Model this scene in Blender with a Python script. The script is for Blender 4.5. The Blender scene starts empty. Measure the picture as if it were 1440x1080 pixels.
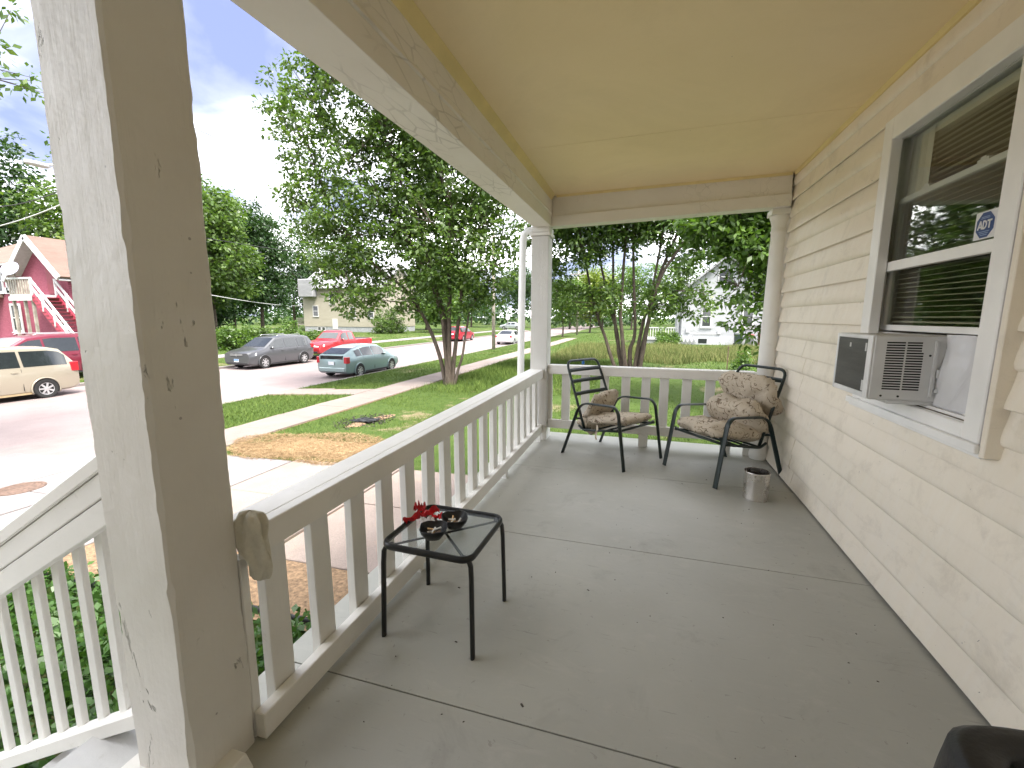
import bpy, bmesh, math, random
import numpy as np
from mathutils import Vector, Matrix, Euler, noise as mnoise

# ------------------------------------------------------------------ camera, sky, sun, exposure
SC = bpy.context.scene
COL = SC.collection
rad = math.radians
CAM_POS = (0.0, 0.0, 1.31)
cam_d = bpy.data.cameras.new("camera")
cam = bpy.data.objects.new("camera", cam_d)
COL.objects.link(cam)
cam_d.sensor_fit = 'HORIZONTAL'
cam_d.sensor_width = 36.0
cam_d.lens = 619.36 / 1440.0 * 36.0
cam_d.clip_start = 0.02
cam_d.clip_end = 2000.0
_p, _y, _r = -0.151982, -0.290162, 0.004209
_f = Vector((math.sin(_y) * math.cos(_p), math.cos(_y) * math.cos(_p), math.sin(_p)))
_rt = Vector((math.cos(_y), -math.sin(_y), 0.0))
_up = _rt.cross(_f)
_c, _s = math.cos(_r), math.sin(_r)
_R = _c * _rt + _s * _up
_U = -_s * _rt + _c * _up
cam.matrix_world = Matrix(((_R.x, _U.x, -_f.x, CAM_POS[0]), (_R.y, _U.y, -_f.y, CAM_POS[1]), (_R.z, _U.z, -_f.z, CAM_POS[2]), (0, 0, 0, 1)))
SC.camera = cam

SUN_EL, SUN_AZ = 60.0, 128.0     # azimuth clockwise from +Y
world = bpy.data.worlds.new("World")
SC.world = world
world.use_nodes = True
wn, wl = world.node_tree.nodes, world.node_tree.links
wn.clear()
w_out = wn.new('ShaderNodeOutputWorld')
w_bg = wn.new('ShaderNodeBackground')
w_bg.inputs['Strength'].default_value = 0.15
sky = wn.new('ShaderNodeTexSky')
sky.sky_type = 'NISHITA'
sky.sun_disc = False
sky.sun_elevation = rad(SUN_EL)
sky.sun_rotation = rad(SUN_AZ)
sky.air_density = 1.0
sky.dust_density = 2.0
sky.ozone_density = 1.5
tc = wn.new('ShaderNodeTexCoord')
sep = wn.new('ShaderNodeSeparateXYZ')
wl.new(tc.outputs['Generated'], sep.inputs[0])
def wmath(op, a, b=None, clamp=False):
    n = wn.new('ShaderNodeMath'); n.operation = op; n.use_clamp = clamp
    for i, v in enumerate((a, b)):
        if v is None: continue
        if isinstance(v, (int, float)): n.inputs[i].default_value = v
        else: wl.new(v, n.inputs[i])
    return n.outputs[0]
zz = wmath('ADD', wmath('MAXIMUM', sep.outputs['Z'], 0.0), 0.22)
cmb = wn.new('ShaderNodeCombineXYZ')
wl.new(wmath('DIVIDE', sep.outputs['X'], zz), cmb.inputs[0])
wl.new(wmath('DIVIDE', sep.outputs['Y'], zz), cmb.inputs[1])
SKY_SHIFT = (5.7, 15.3, 5.1)
add_ = wn.new('ShaderNodeVectorMath'); add_.operation = 'ADD'; add_.inputs[1].default_value = SKY_SHIFT
wl.new(cmb.outputs[0], add_.inputs[0])
nz = wn.new('ShaderNodeTexNoise')
nz.inputs['Scale'].default_value = 0.95
nz.inputs['Detail'].default_value = 7.0
nz.inputs['Roughness'].default_value = 0.5
nz.inputs['Distortion'].default_value = 0.35
wl.new(add_.outputs[0], nz.inputs['Vector'])
ramp = wn.new('ShaderNodeValToRGB')
ramp.color_ramp.elements[0].position = 0.36
ramp.color_ramp.elements[1].position = 0.76
wl.new(nz.outputs['Fac'], ramp.inputs[0])
nz2 = wn.new('ShaderNodeTexNoise')
nz2.inputs['Scale'].default_value = 2.2
nz2.inputs['Detail'].default_value = 5.0
wl.new(add_.outputs[0], nz2.inputs['Vector'])
cramp = wn.new('ShaderNodeValToRGB')
cramp.color_ramp.elements[0].position = 0.33
cramp.color_ramp.elements[1].position = 0.66
cramp.color_ramp.elements[0].color = (.68, .75, .98, 1)
cramp.color_ramp.elements[1].color = (10.5, 10.4, 10.2, 1)
wl.new(nz2.outputs['Fac'], cramp.inputs[0])
hs = wn.new('ShaderNodeMix'); hs.data_type = 'RGBA'      # hazy blue: pull the clear sky towards white
hs.inputs[0].default_value = 0.95
wl.new(sky.outputs[0], hs.inputs[6])
gn = wn.new('ShaderNodeTexNoise'); gn.inputs['Scale'].default_value = 2.6; gn.inputs['Detail'].default_value = 6.0; gn.inputs['Roughness'].default_value = .55; gn.inputs['Distortion'].default_value = .5
wl.new(add_.outputs[0], gn.inputs['Vector'])
gr = wn.new('ShaderNodeValToRGB'); gr.color_ramp.elements[0].position = .36; gr.color_ramp.elements[1].position = .64
gr.color_ramp.elements[0].color = (.36, .42, .74, 1); gr.color_ramp.elements[1].color = (.72, .76, .98, 1)
wl.new(gn.outputs['Fac'], gr.inputs[0]); wl.new(gr.outputs[0], hs.inputs[7])
mx = wn.new('ShaderNodeMix'); mx.data_type = 'RGBA'
wl.new(ramp.outputs[0], mx.inputs[0])
wl.new(hs.outputs[2], mx.inputs[6])
wl.new(cramp.outputs[0], mx.inputs[7])
wl.new(mx.outputs[2], w_bg.inputs['Color'])
wl.new(w_bg.outputs[0], w_out.inputs['Surface'])

sun_d = bpy.data.lights.new("sun", 'SUN')
sun_d.energy = 1.4
sun_d.angle = rad(22.0)
sun_d.color = (1.0, 0.95, 0.86)
sun = bpy.data.objects.new("sun", sun_d)
COL.objects.link(sun)
_sd = Vector((math.sin(rad(SUN_AZ)) * math.cos(rad(SUN_EL)), math.cos(rad(SUN_AZ)) * math.cos(rad(SUN_EL)), math.sin(rad(SUN_EL))))
sun.rotation_euler = _sd.to_track_quat('Z', 'Y').to_euler()
sun.location = (20, -20, 40)

SC.view_settings.view_transform = 'Standard'
SC.view_settings.look = 'None'
SC.view_settings.gamma = 1.0
SC.view_settings.exposure = 3.02
SC.view_settings.use_curve_mapping = False
cy = SC.cycles
cy.use_denoising = True
try: cy.denoiser = 'OPENIMAGEDENOISE'
except Exception: pass
cy.max_bounces = 10
cy.diffuse_bounces = 6
cy.glossy_bounces = 3
cy.transmission_bounces = 4
cy.transparent_max_bounces = 12
cy.sample_clamp_indirect = 6.0
cy.caustics_reflective = False
cy.caustics_refractive = False

# ------------------------------------------------------------------ helpers
rng = np.random.default_rng(11)
random.seed(5)

class MB:
    """collects geometry for ONE mesh object"""
    def __init__(s): s.v = []; s.f = []; s.mi = []
    def add(s, vs, fs, mi=0):
        o = len(s.v); s.v.extend([tuple(p) for p in vs]); s.f.extend([tuple(i + o for i in f) for f in fs]); s.mi.extend([mi] * len(fs)); return s
    def box(s, x0, x1, y0, y1, z0, z1, mi=0):
        return s.add([(x0,y0,z0),(x1,y0,z0),(x1,y1,z0),(x0,y1,z0),(x0,y0,z1),(x1,y0,z1),(x1,y1,z1),(x0,y1,z1)],
                     [(3,2,1,0),(4,5,6,7),(0,1,5,4),(1,2,6,5),(2,3,7,6),(3,0,4,7)], mi)
    def hexa(s, lo, hi, mi=0):      # 4 bottom pts (ccw), 4 top pts
        return s.add(list(lo) + list(hi), [(3,2,1,0),(4,5,6,7),(0,1,5,4),(1,2,6,5),(2,3,7,6),(3,0,4,7)], mi)
    def bar(s, a, b, w, h, up=(0,0,1), mi=0):   # rectangular bar from a to b: w sideways, h along up
        a, b = Vector(a), Vector(b); d = (b - a).normalized(); u = Vector(up)
        sd = d.cross(u)
        if sd.length < 1e-4: sd = d.cross(Vector((1,0,0)))
        sd.normalize(); u = sd.cross(d).normalized()
        q = [(-w/2,-h/2),(w/2,-h/2),(w/2,h/2),(-w/2,h/2)]
        vs = [a + sd*i + u*j for i, j in q] + [b + sd*i + u*j for i, j in q]
        return s.add(vs, [(0,1,2,3),(7,6,5,4),(0,4,5,1),(1,5,6,2),(2,6,7,3),(3,7,4,0)], mi)
    def tube(s, pts, r, n=8, cap=True, squash=None, up=(0,0,1), closed=False, mi=0):
        """tube along polyline; r scalar or list; squash=(a,b): oval section half axes multipliers"""
        P = [Vector(p) for p in pts]; m = len(P)
        R = r if isinstance(r, (list, tuple)) else [r]*m
        rings = []; prev = None; U = Vector(up)
        for i in range(m):
            if closed: t = P[(i+1) % m] - P[i-1]
            else: t = P[min(i+1, m-1)] - P[max(i-1, 0)]
            t.normalize()
            sd = t.cross(U) if prev is None or squash else prev - t*prev.dot(t)
            if sd.length < 1e-3: sd = t.cross(Vector((1,0,0)))
            if sd.length < 1e-3: sd = t.cross(Vector((0,1,0)))
            sd.normalize(); prev = sd; w = sd.cross(t).normalized()
            a, b = squash if squash else (1, 1)
            rings.append([P[i] + sd*(math.cos(2*math.pi*k/n)*R[i]*a) + w*(math.sin(2*math.pi*k/n)*R[i]*b) for k in range(n)])
        vs = [p for rg in rings for p in rg]; fs = []
        for i in range(m if closed else m-1):
            j = (i+1) % m
            for k in range(n):
                k2 = (k+1) % n
                fs.append((i*n+k, i*n+k2, j*n+k2, j*n+k))
        if cap and not closed:
            fs.append(tuple(reversed(range(n)))); fs.append(tuple((m-1)*n+k for k in range(n)))
        return s.add(vs, fs, mi)
    def lathe(s, prof, c=(0,0,0), n=24, mi=0):
        vs = []; fs = []; m = len(prof)
        for r, z in prof:
            for k in range(n):
                a = 2*math.pi*k/n; vs.append((c[0]+r*math.cos(a), c[1]+r*math.sin(a), c[2]+z))
        for i in range(m-1):
            for k in range(n):
                k2 = (k+1) % n; fs.append((i*n+k, i*n+k2, (i+1)*n+k2, (i+1)*n+k))
        return s.add(vs, fs, mi)
    def grid(s, fn, nu, nv, mi=0):
        vs = [fn(i/nu, j/nv) for i in range(nu+1) for j in range(nv+1)]
        fs = [(i*(nv+1)+j, (i+1)*(nv+1)+j, (i+1)*(nv+1)+j+1, i*(nv+1)+j+1) for i in range(nu) for j in range(nv)]
        return s.add(vs, fs, mi)
    def build(s, name, mat, parent=None, smooth=False, loc=None, rot=None, bevel=0.0, auto=None):
        me = bpy.data.meshes.new(name); me.from_pydata([tuple(map(float, p)) for p in s.v], [], s.f)
        mats = mat if isinstance(mat, (list, tuple)) else [mat]
        for m in mats: me.materials.append(m)
        if len(mats) > 1: me.polygons.foreach_set('material_index', s.mi)
        bm = bmesh.new(); bm.from_mesh(me)
        bmesh.ops.recalc_face_normals(bm, faces=bm.faces)
        if bevel > 0:
            ed = [e for e in bm.edges if len(e.link_faces) == 2 and e.calc_face_angle(0) > 0.6]
            bmesh.ops.bevel(bm, geom=ed, offset=bevel, segments=1, affect='EDGES', clamp_overlap=True)
        bm.to_mesh(me); bm.free()
        if smooth:
            me.polygons.foreach_set('use_smooth', [True]*len(me.polygons))
            if auto is not None:
                try: me.set_sharp_from_angle(angle=rad(auto))
                except Exception: pass
        me.update()
        return link(me, name, parent, loc, rot)

def link(me, name, parent=None, loc=None, rot=None):
    o = bpy.data.objects.new(name, me); COL.objects.link(o)
    if parent is not None: o.parent = parent
    if loc is not None: o.location = loc
    if rot is not None: o.rotation_euler = rot
    return o

def tag(o, label=None, cat=None, group=None, kind=None):
    if label: o['label'] = label
    if cat: o['category'] = cat
    if group: o['group'] = group
    if kind: o['kind'] = kind
    return o

def thing(name, label, cat, loc=(0,0,0), rz=0.0, group=None):
    o = bpy.data.objects.new(name, None); COL.objects.link(o)
    o.empty_display_size = 0.1
    o.location = loc; o.rotation_euler = (0, 0, rz)
    return tag(o, label, cat, group)

def np_mesh(name, V, F, mat, parent=None, smooth=False, kind=None):
    """V (n,3) array, F (m,k) array of equal sided faces"""
    me = bpy.data.meshes.new(name)
    V = np.ascontiguousarray(V, dtype=np.float32); F = np.ascontiguousarray(F, dtype=np.int32)
    k = F.shape[1]
    me.vertices.add(len(V)); me.vertices.foreach_set('co', V.ravel())
    me.loops.add(F.size); me.loops.foreach_set('vertex_index', F.ravel())
    me.polygons.add(len(F))
    me.polygons.foreach_set('loop_start', np.arange(0, F.size, k, dtype=np.int32))
    try: me.polygons.foreach_set('loop_total', np.full(len(F), k, dtype=np.int32))
    except Exception: pass
    if smooth: me.polygons.foreach_set('use_smooth', np.ones(len(F), dtype=bool))
    me.materials.append(mat)
    me.update(calc_edges=True); me.validate()
    o = link(me, name, parent)
    if kind: o['kind'] = kind
    return o

# ------------------------------------------------------------------ materials
class NT:
    def __init__(s, name):
        s.m = bpy.data.materials.new(name); s.m.use_nodes = True
        s.n = s.m.node_tree.nodes; s.l = s.m.node_tree.links
        s.b = s.n['Principled BSDF']; s.out = s.n['Material Output']
        s._pos = None
    def pos(s):
        if s._pos is None: s._pos = s.n.new('ShaderNodeNewGeometry').outputs['Position']
        return s._pos
    def mapped(s, scale, vec=None, rot=(0,0,0)):
        mp = s.n.new('ShaderNodeMapping'); mp.inputs['Scale'].default_value = scale if isinstance(scale, (tuple, list)) else (scale,)*3
        mp.inputs['Rotation'].default_value = rot
        s.l.new(vec if vec is not None else s.pos(), mp.inputs[0]); return mp.outputs[0]
    def noise(s, scale, detail=4, rough=.55, dist=0.0, vec=None):
        n = s.n.new('ShaderNodeTexNoise'); n.inputs['Scale'].default_value = scale; n.inputs['Detail'].default_value = detail
        n.inputs['Roughness'].default_value = rough; n.inputs['Distortion'].default_value = dist
        s.l.new(vec if vec is not None else s.pos(), n.inputs['Vector']); return n.outputs['Fac']
    def voro(s, scale, feature='F1', vec=None, out='Distance'):
        n = s.n.new('ShaderNodeTexVoronoi'); n.inputs['Scale'].default_value = scale; n.feature = feature
        s.l.new(vec if vec is not None else s.pos(), n.inputs['Vector']); return n.outputs[out]
    def ramp(s, fac, stops):
        r = s.n.new('ShaderNodeValToRGB'); e = r.color_ramp.elements
        while len(e) < len(stops): e.new(0.5)
        for el, (p, c) in zip(e, stops):
            el.position = p; el.color = tuple(c) + (1,) if len(c) == 3 else c
        s.l.new(fac, r.inputs[0]); return r.outputs[0]
    def mix(s, fac, a, b, mode='MIX'):
        m = s.n.new('ShaderNodeMix'); m.data_type = 'RGBA'; m.blend_type = mode
        for i, v in ((0, fac), (6, a), (7, b)):
            if isinstance(v, (int, float)): m.inputs[i].default_value = v
            elif isinstance(v, (tuple, list)): m.inputs[i].default_value = tuple(v) + (1,) if len(v) == 3 else v
            else: s.l.new(v, m.inputs[i])
        return m.outputs[2]
    def math(s, op, a, b=0.0, clamp=False):
        n = s.n.new('ShaderNodeMath'); n.operation = op; n.use_clamp = clamp
        for i, v in enumerate((a, b)):
            if isinstance(v, (int, float)): n.inputs[i].default_value = v
            else: s.l.new(v, n.inputs[i])
        return n.outputs[0]
    def bump(s, h, strength=.3, dist=.01):
        b = s.n.new('ShaderNodeBump'); b.inputs['Strength'].default_value = strength; b.inputs['Distance'].default_value = dist
        s.l.new(h, b.inputs['Height']); s.l.new(b.outputs[0], s.b.inputs['Normal']); return b
    def set(s, **k):
        for kk, v in k.items():
            i = s.b.inputs[{'color':'Base Color','rough':'Roughness','metal':'Metallic','spec':'Specular IOR Level','coat':'Coat Weight','trans':'Transmission Weight','alpha':'Alpha'}[kk]]
            if isinstance(v, (int, float)): i.default_value = v
            elif isinstance(v, (tuple, list)): i.default_value = tuple(v) + (1,) if len(v) == 3 else v
            else: s.l.new(v, i)
        return s

def simple(name, col, rough=.5, metal=0.0, spec=.5, vary=0.12, vscale=6.0, bump=0.0, bscale=40.0, coat=0.0, detail=4):
    t = NT(name)
    dk = tuple(c*(1-vary) for c in col); lt = tuple(min(1, c*(1+vary)) for c in col)
    t.set(color=t.ramp(t.noise(vscale, detail), [(.32, dk), (.68, lt)]), rough=rough, metal=metal, spec=spec, coat=coat)
    if bump: t.bump(t.noise(bscale, 5), bump, .01)
    return t.m

def paint_mat(name, col, rough=.45, grain=(0,0,0), dirt=.35, chips=True, dirtcol=(.30,.27,.22)):
    """brushed house paint: faint brush grain, hairline wear, smudges"""
    t = NT(name)
    n1 = t.noise(3.0, 5, .6)
    base = t.ramp(n1, [(.3, tuple(c*.93 for c in col)), (.7, tuple(min(1,c*1.04) for c in col))])
    sm = t.ramp(t.noise(9.0, 8, .75, .4), [(.60, (0,0,0)), (.78, (1,1,1))])
    base = t.mix(t.math('MULTIPLY', sm, dirt), base, dirtcol)
    if chips:
        v = t.noise(60.0, 4, .6, 1.0)
        ch = t.math('MULTIPLY', t.ramp(v, [(.735, (0,0,0)), (.75, (1,1,1))]), .55)
        base = t.mix(ch, base, tuple(c*.45 for c in dirtcol))
    t.set(color=base, rough=rough)
    g = t.noise(1.0, 5, .65, .3, vec=t.mapped(grain if any(grain) else (35, 35, 35)))
    t.bump(t.math('ADD', t.math('MULTIPLY', g, .7), t.math('MULTIPLY', t.noise(5, 3), .8)), .25, .006)
    return t.m

M = {}
M['white_y'] = paint_mat('white_paint_lengthwise', (.80,.785,.75), grain=(60,4,60))
M['white_x'] = paint_mat('white_paint_crosswise', (.80,.785,.75), grain=(4,60,60))
M['white_z'] = paint_mat('white_paint_upright', (.80,.79,.76), grain=(60,60,4))
M['column'] = None
t = NT('white_paint_column')
n1 = t.noise(2.2, 5, .6)
base = t.ramp(n1, [(.3, (.64,.615,.57)), (.7, (.71,.69,.65))])
chipn = t.noise(1.0, 6, .7, 1.2, vec=t.mapped((7, 7, 2.2)))
chip = t.ramp(chipn, [(.635, (0,0,0)), (.66, (1,1,1))])
base = t.mix(t.math('MULTIPLY', chip, .45), base, (.36,.34,.31))
scuf = t.ramp(t.noise(1.0, 7, .75, 1.5, vec=t.mapped((16, 16, 5))), [(.66,(0,0,0)),(.72,(1,1,1))])
base = t.mix(t.math('MULTIPLY', scuf, .45), base, (.30,.285,.26))
dot = t.ramp(t.voro(9.0), [(.028, (1,1,1)), (.04, (0,0,0))])
base = t.mix(t.math('MULTIPLY', dot, .6), base, (.16,.15,.14))
t.set(color=base, rough=.42)
h = t.math('ADD', t.math('MULTIPLY', chip, -.9), t.math('ADD', t.math('MULTIPLY', t.noise(1.0, 6, .7, .4, vec=t.mapped((50,50,3))), .16), t.math('MULTIPLY', t.noise(6,4), 1.0)))
t.bump(h, .9, .010)
M['column'] = t.m
# embossed cedar-grain post
t = NT('white_paint_woodgrain')
wv = t.noise(1.0, 5, .6, 1.6, vec=t.mapped((28, 28, 1.6)))
stripes = t.math('ABSOLUTE', t.math('SINE', t.math('MULTIPLY', wv, 46.0)))
t.set(color=t.ramp(t.noise(3,4), [(.3,(.70,.69,.66)),(.7,(.77,.76,.73))]), rough=.5)
t.bump(stripes, .55, .006)
M['woodgrain'] = t.m
# old beam paint with alligatoring
t = NT('white_paint_alligatored')
al = t.voro(1.0, 'DISTANCE_TO_EDGE', vec=t.mapped((16, 5, 16)))
mask = t.ramp(t.noise(1.1, 5, .6), [(.50,(0,0,0)),(.60,(1,1,1))])
crk = t.math('MULTIPLY', t.ramp(t.math('ADD', al, t.math('MULTIPLY', t.noise(20,4), .06)), [(.05,(1,1,1)),(.075,(0,0,0))]), mask)
base = t.mix(t.math('MULTIPLY', crk, .30), t.ramp(t.noise(2.5,5), [(.3,(.74,.71,.66)),(.7,(.80,.775,.73))]), (.22,.2,.18))
t.set(color=base, rough=.5)
t.bump(t.math('ADD', t.math('MULTIPLY', crk, -1.0), t.math('MULTIPLY', t.noise(8,5), .8)), .4, .005)
M['beam'] = t.m
t = NT('yellow_ceiling_paint')
cb = t.ramp(t.noise(1.6,6,.6), [(.3,(.85,.695,.41)),(.7,(.89,.735,.46))])
cb = t.mix(t.math('MULTIPLY', t.ramp(t.noise(.7,7,.7,.6), [(.50,(0,0,0)),(.64,(1,1,1))]), .2), cb, (.62,.50,.27))
cb = t.mix(t.math('MULTIPLY', t.ramp(t.voro(5.5), [(.012,(1,1,1)),(.018,(0,0,0))]), .7), cb, (.2,.16,.1))
t.set(color=cb, rough=.5)
t.bump(t.math('ADD', t.noise(1.0,5,.6,vec=t.mapped((30,30,30))), t.math('MULTIPLY', t.noise(1.2,3), 2.0)), .3, .006)
M['ceiling'] = t.m
M['yellow_trim'] = simple('yellow_trim_paint', (.74,.60,.28), .45, vary=.06, bump=.15)
# floor: grey porch enamel, scuffs, specks
t = NT('grey_porch_enamel')
n1 = t.noise(.9, 6, .6, .3)
base = t.ramp(n1, [(.30,(.355,.355,.322)),(.70,(.435,.435,.395))])
sc = t.ramp(t.noise(1.0, 7, .75, .8, vec=t.mapped((4.0, 9.0, 4.0))), [(.54,(0,0,0)),(.67,(1,1,1))])
base = t.mix(t.math('MULTIPLY', sc, .4), base, (.47,.46,.42))
scr = t.ramp(t.noise(1.0, 6, .7, .4, vec=t.mapped((5, 60, 5), rot=(0,0,.5))), [(.635,(0,0,0)),(.67,(1,1,1))])
base = t.mix(t.math('MULTIPLY', scr, .45), base, (.20,.19,.17))
spots = t.ramp(t.noise(3.2, 5, .7, .6), [(.57,(0,0,0)),(.72,(1,1,1))])
base = t.mix(t.math('MULTIPLY', spots, .35), base, (.20,.19,.165))
fleck = t.ramp(t.noise(26, 4, .7, .5), [(.655,(0,0,0)),(.69,(1,1,1))])
base = t.mix(t.math('MULTIPLY', fleck, .4), base, (.16,.15,.13))
t.set(color=base, rough=t.ramp(t.noise(2.0,5), [(.3,(.42,.42,.42)),(.7,(.56,.56,.56))]), spec=.5)
t.bump(t.math('ADD', t.noise(45,5), t.math('MULTIPLY', t.noise(1.0,5,vec=t.mapped((3,70,3))), .5)), .12, .004)
M['floor'] = t.m
# vinyl siding
t = NT('tan_vinyl_siding')
n1 = t.noise(2.0, 5, .6)
base = t.ramp(n1, [(.3,(.80,.735,.625)),(.7,(.85,.785,.68))])
st = t.ramp(t.noise(1.0, 6, .65, .3, vec=t.mapped((10, 16, 2.0))), [(.50,(0,0,0)),(.70,(1,1,1))])
base = t.mix(t.math('MULTIPLY', st, .35), base, (.84,.81,.74))
sm = t.ramp(t.noise(4.5, 9, .72, .35), [(.53,(0,0,0)),(.66,(1,1,1))])
base = t.mix(t.math('MULTIPLY', sm, .24), base, (.40,.35,.28))
sm2 = t.ramp(t.noise(1.0, 8, .75, .8, vec=t.mapped((9, 5, 14))), [(.565,(0,0,0)),(.64,(1,1,1))])
base = t.mix(t.math('MULTIPLY', sm2, .10), base, (.46,.41,.33))
sp = t.ramp(t.noise(38.0, 3, .6, .8), [(.735,(0,0,0)),(.75,(1,1,1))])
base = t.mix(t.math('MULTIPLY', sp, .75), base, (.12,.11,.10))
t.set(color=base, rough=.42, spec=.4)
t.bump(t.math('ADD', t.math('MULTIPLY', t.noise(1.0,3,.5,vec=t.mapped((6,9,3))), 2.2), t.math('MULTIPLY', t.noise(1,4,vec=t.mapped((90,12,90))), .25)), .35, .008)
M['siding'] = t.m
M['vinyl'] = simple('white_vinyl', (.86,.855,.845), .35, vary=.04)
M['vinyl_grey'] = simple('weathered_grey_caulk', (.42,.39,.38), .6)
M['dark_gap'] = simple('dark_recess', (.03,.028,.025), .9)
def glass(name, tint=(1,1,1), gloss=.02, ior=1.52, dark=0.0):
    t = NT(name); t.n.remove(t.b)
    tr = t.n.new('ShaderNodeBsdfTransparent'); tr.inputs[0].default_value = tuple(tint) + (1,)
    gl = t.n.new('ShaderNodeBsdfGlossy'); gl.inputs['Roughness'].default_value = gloss; gl.inputs[0].default_value = (1,1,1,1)
    fr = t.n.new('ShaderNodeFresnel'); fr.inputs[0].default_value = ior
    mxs = t.n.new('ShaderNodeMixShader')
    bf_ = t.n.new('ShaderNodeNewGeometry').outputs['Backfacing']
    t.l.new(t.math('MULTIPLY', t.math('ADD', t.math('MULTIPLY', fr.outputs[0], 1.15), .01, True), t.math('SUBTRACT', 1.0, bf_)), mxs.inputs[0]); t.l.new(tr.outputs[0], mxs.inputs[1]); t.l.new(gl.outputs[0], mxs.inputs[2])
    t.l.new(mxs.outputs[0], t.out.inputs[0]); return t.m
M['glass'] = glass('window_glass', (.86,.88,.86))
t = NT('rippled_table_glass')
t.set(color=(.75,.78,.78), rough=.18, spec=.6)
t.n.remove(t.b)
tr = t.n.new('ShaderNodeBsdfTransparent'); tr.inputs[0].default_value = (.90,.92,.92,1)
gl = t.n.new('ShaderNodeBsdfGlossy'); gl.inputs['Roughness'].default_value = .22
fr = t.n.new('ShaderNodeFresnel'); fr.inputs[0].default_value = 1.5
bp = t.n.new('ShaderNodeBump'); bp.inputs['Strength'].default_value = .5; bp.inputs['Distance'].default_value = .004
t.l.new(t.noise(160, 2), bp.inputs['Height']); t.l.new(bp.outputs[0], gl.inputs['Normal'])
mxs = t.n.new('ShaderNodeMixShader'); t.l.new(t.math('MULTIPLY', t.math('ADD', t.math('MULTIPLY', fr.outputs[0], 1.6), .05, True), t.math('SUBTRACT', 1.0, t.n.new('ShaderNodeNewGeometry').outputs['Backfacing'])), mxs.inputs[0])
t.l.new(tr.outputs[0], mxs.inputs[1]); t.l.new(gl.outputs[0], mxs.inputs[2]); t.l.new(mxs.outputs[0], t.out.inputs[0])
M['table_glass'] = t.m
M['black_metal'] = simple('black_powdercoat', (.010,.011,.012), .38, vary=.2, vscale=30)
M['green_metal'] = simple('dark_green_powdercoat', (.008,.019,.018), .36, vary=.2, vscale=30)
M['black_plastic'] = simple('black_plastic', (.012,.012,.014), .42, vary=.15, vscale=20, bump=.1, bscale=120)
M['blind'] = simple('tan_blind', (.72,.68,.55), .6, vary=.05)
M['room'] = simple('dim_room_plaster', (.40,.36,.28), .8)
M['curtain'] = simple('pale_curtain', (.68,.66,.58), .9, vary=.08, bump=.2, bscale=20)
# ------------------------------------------------------------------ ground materials
t = NT('lawn_soil')
n1 = t.noise(.35, 6, .65, .3); n2 = t.noise(3.5, 6, .7)
g = t.ramp(n2, [(.3,(.040,.070,.016)),(.55,(.060,.094,.022)),(.75,(.082,.108,.032))])
dirt = t.ramp(t.noise(8, 5), [(.3,(.19,.14,.09)),(.7,(.30,.235,.16))])
dm = t.ramp(t.math('ADD', t.math('MULTIPLY', n1, .75), t.math('MULTIPLY', n2, .25)), [(.56,(0,0,0)),(.64,(1,1,1))])
t.set(color=t.mix(t.math('MULTIPLY', dm, .75), g, dirt), rough=.95, spec=.1)
t.bump(t.noise(14,6,.7), .8, .05)
M['lawn'] = t.m
def concrete(name, a, b, crackcol, crack=.5, scale=1.0, stain=(.3,.25,.2), stainamt=.3):
    t = NT(name)
    base = t.ramp(t.noise(1.4*scale, 7, .7), [(.3,a),(.7,b)])
    fine = t.ramp(t.noise(70, 3, .6), [(.35,(.82,.82,.82)),(.65,(1.08,1.08,1.08))])
    base = t.mix(1.0, base, fine, 'MULTIPLY')
    stn = t.ramp(t.noise(.8*scale, 8, .75, .7), [(.55,(0,0,0)),(.75,(1,1,1))])
    base = t.mix(t.math('MULTIPLY', stn, stainamt), base, stain)
    cr = t.math('ADD', t.voro(.45*scale, 'DISTANCE_TO_EDGE', vec=t.pos()), t.math('MULTIPLY', t.noise(5,5), .03))
    cm = t.ramp(cr, [(.017,(1,1,1)),(.023,(0,0,0))])
    base = t.mix(t.math('MULTIPLY', cm, crack), base, crackcol)
    t.set(color=base, rough=.9, spec=.2)
    t.bump(t.math('ADD', t.noise(55,5,.7), t.math('MULTIPLY', cm, -.6)), .35, .008)
    return t.m
M['road'] = concrete('worn_road', (.22,.178,.174), (.268,.222,.217), (.24,.205,.19), .3, .6, (.27,.235,.225), .35)
M['walk_old'] = concrete('old_tan_concrete', (.195,.160,.146), (.242,.205,.186), (.12,.10,.08), .0, 1.0, (.25,.18,.13), .4)
M['walk_new'] = concrete('new_pale_concrete', (.205,.190,.190), (.242,.226,.226), (.2,.18,.17), .0, 1.0, (.28,.26,.245), .3)
M['walk_pink'] = concrete('pinkish_concrete', (.225,.182,.16), (.277,.228,.202), (.12,.10,.08), .0, 1.0, (.40,.29,.20), .5)
M['kerb'] = concrete('kerb_concrete', (.195,.175,.168), (.24,.218,.21), (.1,.09,.08), .0)
t = NT('golden_straw')
gi = t.n.new('ShaderNodeNewGeometry')
sc1 = t.ramp(gi.outputs['Random Per Island'], [(0,(.17,.105,.052)),(.5,(.305,.205,.11)),(1,(.41,.305,.18))])
sc2 = t.ramp(t.noise(1.0,7,.75,.4,vec=t.mapped((14,30,14))), [(.3,(.62,.58,.55)),(.5,(1,1,1)),(.72,(1.25,1.22,1.2))])
t.set(color=t.mix(1.0, sc1, sc2, 'MULTIPLY'), rough=.9, spec=.1); t.bump(t.noise(45,6,.7), 1.0, .03)
M['straw'] = t.m
M['mulch'] = simple('brown_mulch', (.20,.13,.075), .95, vary=.5, vscale=30, bump=1.0, bscale=40, detail=7)
M['dark_mulch'] = simple('black_wet_leaves', (.03,.026,.022), .9, vary=.5, vscale=20, bump=1.0, bscale=30)
M['iron'] = simple('rusty_iron', (.12,.075,.055), .8, vary=.4, vscale=25)

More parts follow.
